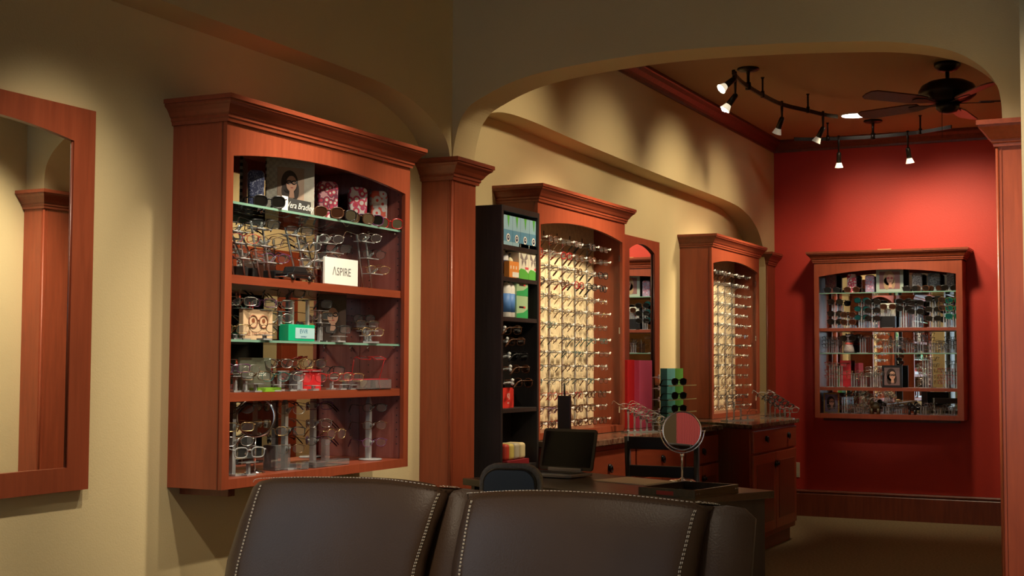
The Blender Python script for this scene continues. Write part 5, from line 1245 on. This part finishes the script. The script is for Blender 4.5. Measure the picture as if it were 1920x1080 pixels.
mb = MB(); mb.prism([(-.035, .040), (-.030, .024), (.032, .052), (-.016, .034), (-.026, .036)], 'x', .0004, .0012); part(t, 'tick_mark', mb, paint(.7, .05, .03), world=False)
solo('small_box', 'black box below the white tick card, red wall cabinet', 'box', MB().box(-w/2, w/2, -.03, .03, 0, .0995), BLACK, ((x0+x1)/2, YG+.05, ZRS[1]), 0)
# plush figure in black sunglasses
xc = px_x(1592, YG)
t = thing('figurine', 'pale furry bust figurine wearing black sunglasses, third shelf of red wall cabinet', 'figurine', (xc, YG, ZRS[2]), -PI/2)
part(t, 'bust', MB().lathe([(.045, 0), (.043, .03), (.030, .075), (.020, .090), (.034, .105), (.038, .125), (.030, .150), (.010, .162)], (0, 0, 0), 20), mat('grey_white_fur', (.45, .38, .36), .95, bump=160, bs=1), world=False)
part(t, 'red_scarf', MB().lathe([(.030, .070), (.036, .078), (.030, .088)], (0, 0, 0), 20), paint(.6, .1, .08), world=False)
for s in (-1, 1): part(t, 'ear', MB().lathe([(.004, 0), (.010, .004), (.003, .02)], (0, s*.024, .148), 10), mat('grey_fur%d' % s, (.3, .25, .22), .9), world=False)
glasses('sun', 'black', (xc, YG-.042, ZRS[2]+.125), FR, 'black sunglasses worn by the pale furry figurine', 'figurine sunglasses', 'dark', parts=False)
x0, x1 = px_x(1575, YG+.06), px_x(1595, YG+.06)
solo('display_board', 'red display panel behind the gold glasses, fourth shelf of red wall cabinet', 'display', MB().box((x0-x1)/2, (x1-x0)/2, -.005, .005, 0, at(1585, 676, y=YG+.06).z-ZRS[3]), paint(.62, .02, .03), ((x0+x1)/2, YG+.06, ZRS[3]), 0)
x0, x1 = px_x(1653, YG), px_x(1691, YG)
portrait_at(((x0+x1)/2, YG, ZRS[3]), x1-x0, at(1670, 685, y=YG).z-ZRS[3], -PI/2, 'dark framed photograph of people on the fourth shelf, red wall cabinet', BLACK, paint(.16, .10, .10), HAIRD, SKIN)
x0, x1 = px_x(1542, YG), px_x(1571, YG)
portrait_at(((x0+x1)/2, YG+.03, ZRS[4]), x1-x0, at(1557, 737, y=YG+.03).z-ZRS[4], -PI/2, 'yellow edged picture of a person at the bottom left of the red wall cabinet', paint(.50, .34, .06), paint(.22, .20, .28), HAIRD, SKIN, border=.08)
def animal(px, m, label, h, zi=4, y=YG):
    x = px_x(px, y); t = thing('figurine', label, 'figurine', (x, y, ZRS[zi]), -PI/2); s = h/.10
    for yy in (-.022, .022):
        for xx in (-.012, .014): part(t, 'leg', MB().tube([(xx*s, yy*s, 0), (xx*s, yy*s, .04*s)], .009*s, 7), m, world=False)
    part(t, 'body', MB().tube([(-.02*s, 0, .05*s), (0, 0, .056*s), (.025*s, 0, .058*s)], [.014*s, .030*s, .022*s], 12).tube([(0, -.03*s, .05*s), (0, 0, .055*s), (0, .03*s, .05*s)], [.018*s, .028*s, .018*s], 12), m, world=False)
    part(t, 'head', MB().lathe([(.003, -.022), (.018, -.014), (.022, 0), (.016, .014), (.003, .020)], (.02*s, -.018*s, .082*s), 12), m, world=False)
    return t
animal(1709, BLACK, 'black animal figurine at the bottom of the red wall cabinet', .10)
animal(1640, paint(.07, .05, .02), 'dark brown animal figurine at the bottom of the red wall cabinet', .12)
SPOT_AIM = [((-1.95, 7.5, 3.14), (-3.3, 7.35, 1.30), 360, 58), ((-1.95, 10.3, 3.14), (-3.3, 10.3, 1.35), 320, 58),
             ((-1.7, 6.6, 3.14), (-3.3, 6.6, 2.12), 75, 62), ((-1.7, 8.0, 3.14), (-3.3, 7.9, 2.12), 75, 62), ((-1.7, 9.1, 3.14), (-3.3, 9.25, 2.12), 130, 62), ((-1.7, 10.2, 3.14), (-3.3, 10.3, 2.12), 85, 62),  # added wash along the niche wall, beyond the track's own heads
             ((-2.25, 10.8, 3.05), (-2.35, 11.9, 1.85), 60, 100), ((-1.70, 10.8, 3.05), (-1.6, 11.9, 1.85), 95, 100), ((-1.5, 6.5, 3.2), (-3.1, 6.5, 1.6), 90, 40),  # red wall heads, then an added fill on the black shelf
             ((-.5, 9.3, 3.2), (.8, 10.7, 1.9), 160, 80), ((-.8, 8.0, 3.2), (-1.5, 8.2, 0), 25, 120)]  # added fills: right wall, then general downward light

# settle small things a hair above what carries them
for o in list(bpy.data.objects):
    if o.parent is None and o.get('category') in ('display stand', 'case', 'sign', 'picture', 'carton', 'bottle', 'box', 'figurine', 'toy car', 'display', 'paper', 'tray', 'laptop', 'device', 'strip', 'sunglasses') or (o.parent is None and o.name.startswith(('round_mirror', 'table_mirror'))):
        o.location.z += .0007
# ------------------------------------------------------------------ lights
def spot(name, loc, target, power, ang, blend=.5, col=(1, .78, .50), r=.04, par=None):
    l = bpy.data.lights.new(name, 'SPOT'); l.energy = power; l.color = col; l.spot_size = math.radians(ang); l.spot_blend = blend; l.shadow_soft_size = r
    o = bpy.data.objects.new(name, l); COL.objects.link(o); o.location = loc
    o.rotation_euler = (Vector(target)-Vector(loc)).to_track_quat('-Z', 'Y').to_euler(); return o
w = bpy.data.worlds.new('sky'); w.use_nodes = True; SC.world = w
bg = w.node_tree.nodes['Background']; sk = w.node_tree.nodes.new('ShaderNodeTexSky'); sk.sky_type = 'HOSEK_WILKIE'; sk.turbidity = 4; sk.sun_direction = (.3, .4, .85)
bg.inputs['Color'].default_value = (.70, .85, 1, 1); bg.inputs['Strength'].default_value = 2.4
# front room: wall downlights out of view, then fill spots added without fixtures
FC = (1, .87, .66)
for y, p in ((2.45, 170), (3.40, 160), (4.40, 290), (5.45, 170)): spot('unseen_front_spot', (-2.25, y, 3.25), (-3.3, y+(.05 if y > 4 else 0), 1.18), p*1.05, 47, 1, FC)
spot('unseen_front_spot', (-.9, 4.4, 3.5), (-3.15, 4.75, 1.45), 200, 34, .6, FC)  # added fill thrown into the large cabinet
spot('unseen_front_spot', (-.6, 3.6, 3.5), (-3.2, 5.9, 1.5), 160, 24, .9, FC)  # added fill on the near face of the left pillar
spot('unseen_front_spot', (-1.4, 1.4, 3.5), (-3.2, 4.0, 1.35), 150, 30, .9, FC)  # added fill for the cabinet side and the mirror wall
spot('unseen_front_spot', (-1.7, 4.9, 3.45), (-.49, 5.65, 1.3), 560, 46, .9, FC)  # added to brighten the wall seen in the left mirror
spot('unseen_front_spot', (-.9, .6, 3.4), (-1.75, 2.8, 1.0), 170, 30, 1, (1, .80, .55))  # added for warm highlights on the leather chairs
spot('unseen_front_spot', (.5, 3.6, 3.4), (-.55, 5.9, 1.2), 190, 36, .9, (1, .86, .75))  # added fill on the right pillar
spot('unseen_front_spot', (.4, .6, 3.4), (.25, -1.2, 1.2), 150, 60, .9, FC)  # added to light the unseen rack
for x, y in ((-1.0, 1.2), (.9, 1.2), (-1.0, -1.2), (.9, -1.2)): spot('unseen_front_spot', (x, y, 3.5), (x, y, 0), 80, 110, .9, FC)  # added general fill, wide cones pointing down
# second room spots: track heads plus added fills that have no lamp
for (a, b, p, g) in SPOT_AIM: spot('second_room_spot', a, b, p, g, 1, (1, .82, .54), .09)
spot('second_room_spot', (-1.95, 9.0, 3.12), (-2.2, 11.8, 1.5), 110, 27, 1, (1, .93, .82), .03)  # added fill into the red wall cabinet, not a track head
SC.view_settings.view_transform = 'Standard'; SC.view_settings.look = 'None'; SC.view_settings.exposure = 0; SC.view_settings.gamma = 1
SC.view_settings.use_curve_mapping = False
SC.cycles.max_bounces = 8; SC.cycles.transparent_max_bounces = 24; SC.cycles.caustics_reflective = False; SC.cycles.caustics_refractive = False
SC.cycles.use_denoising = True; SC.cycles.sample_clamp_indirect = 4
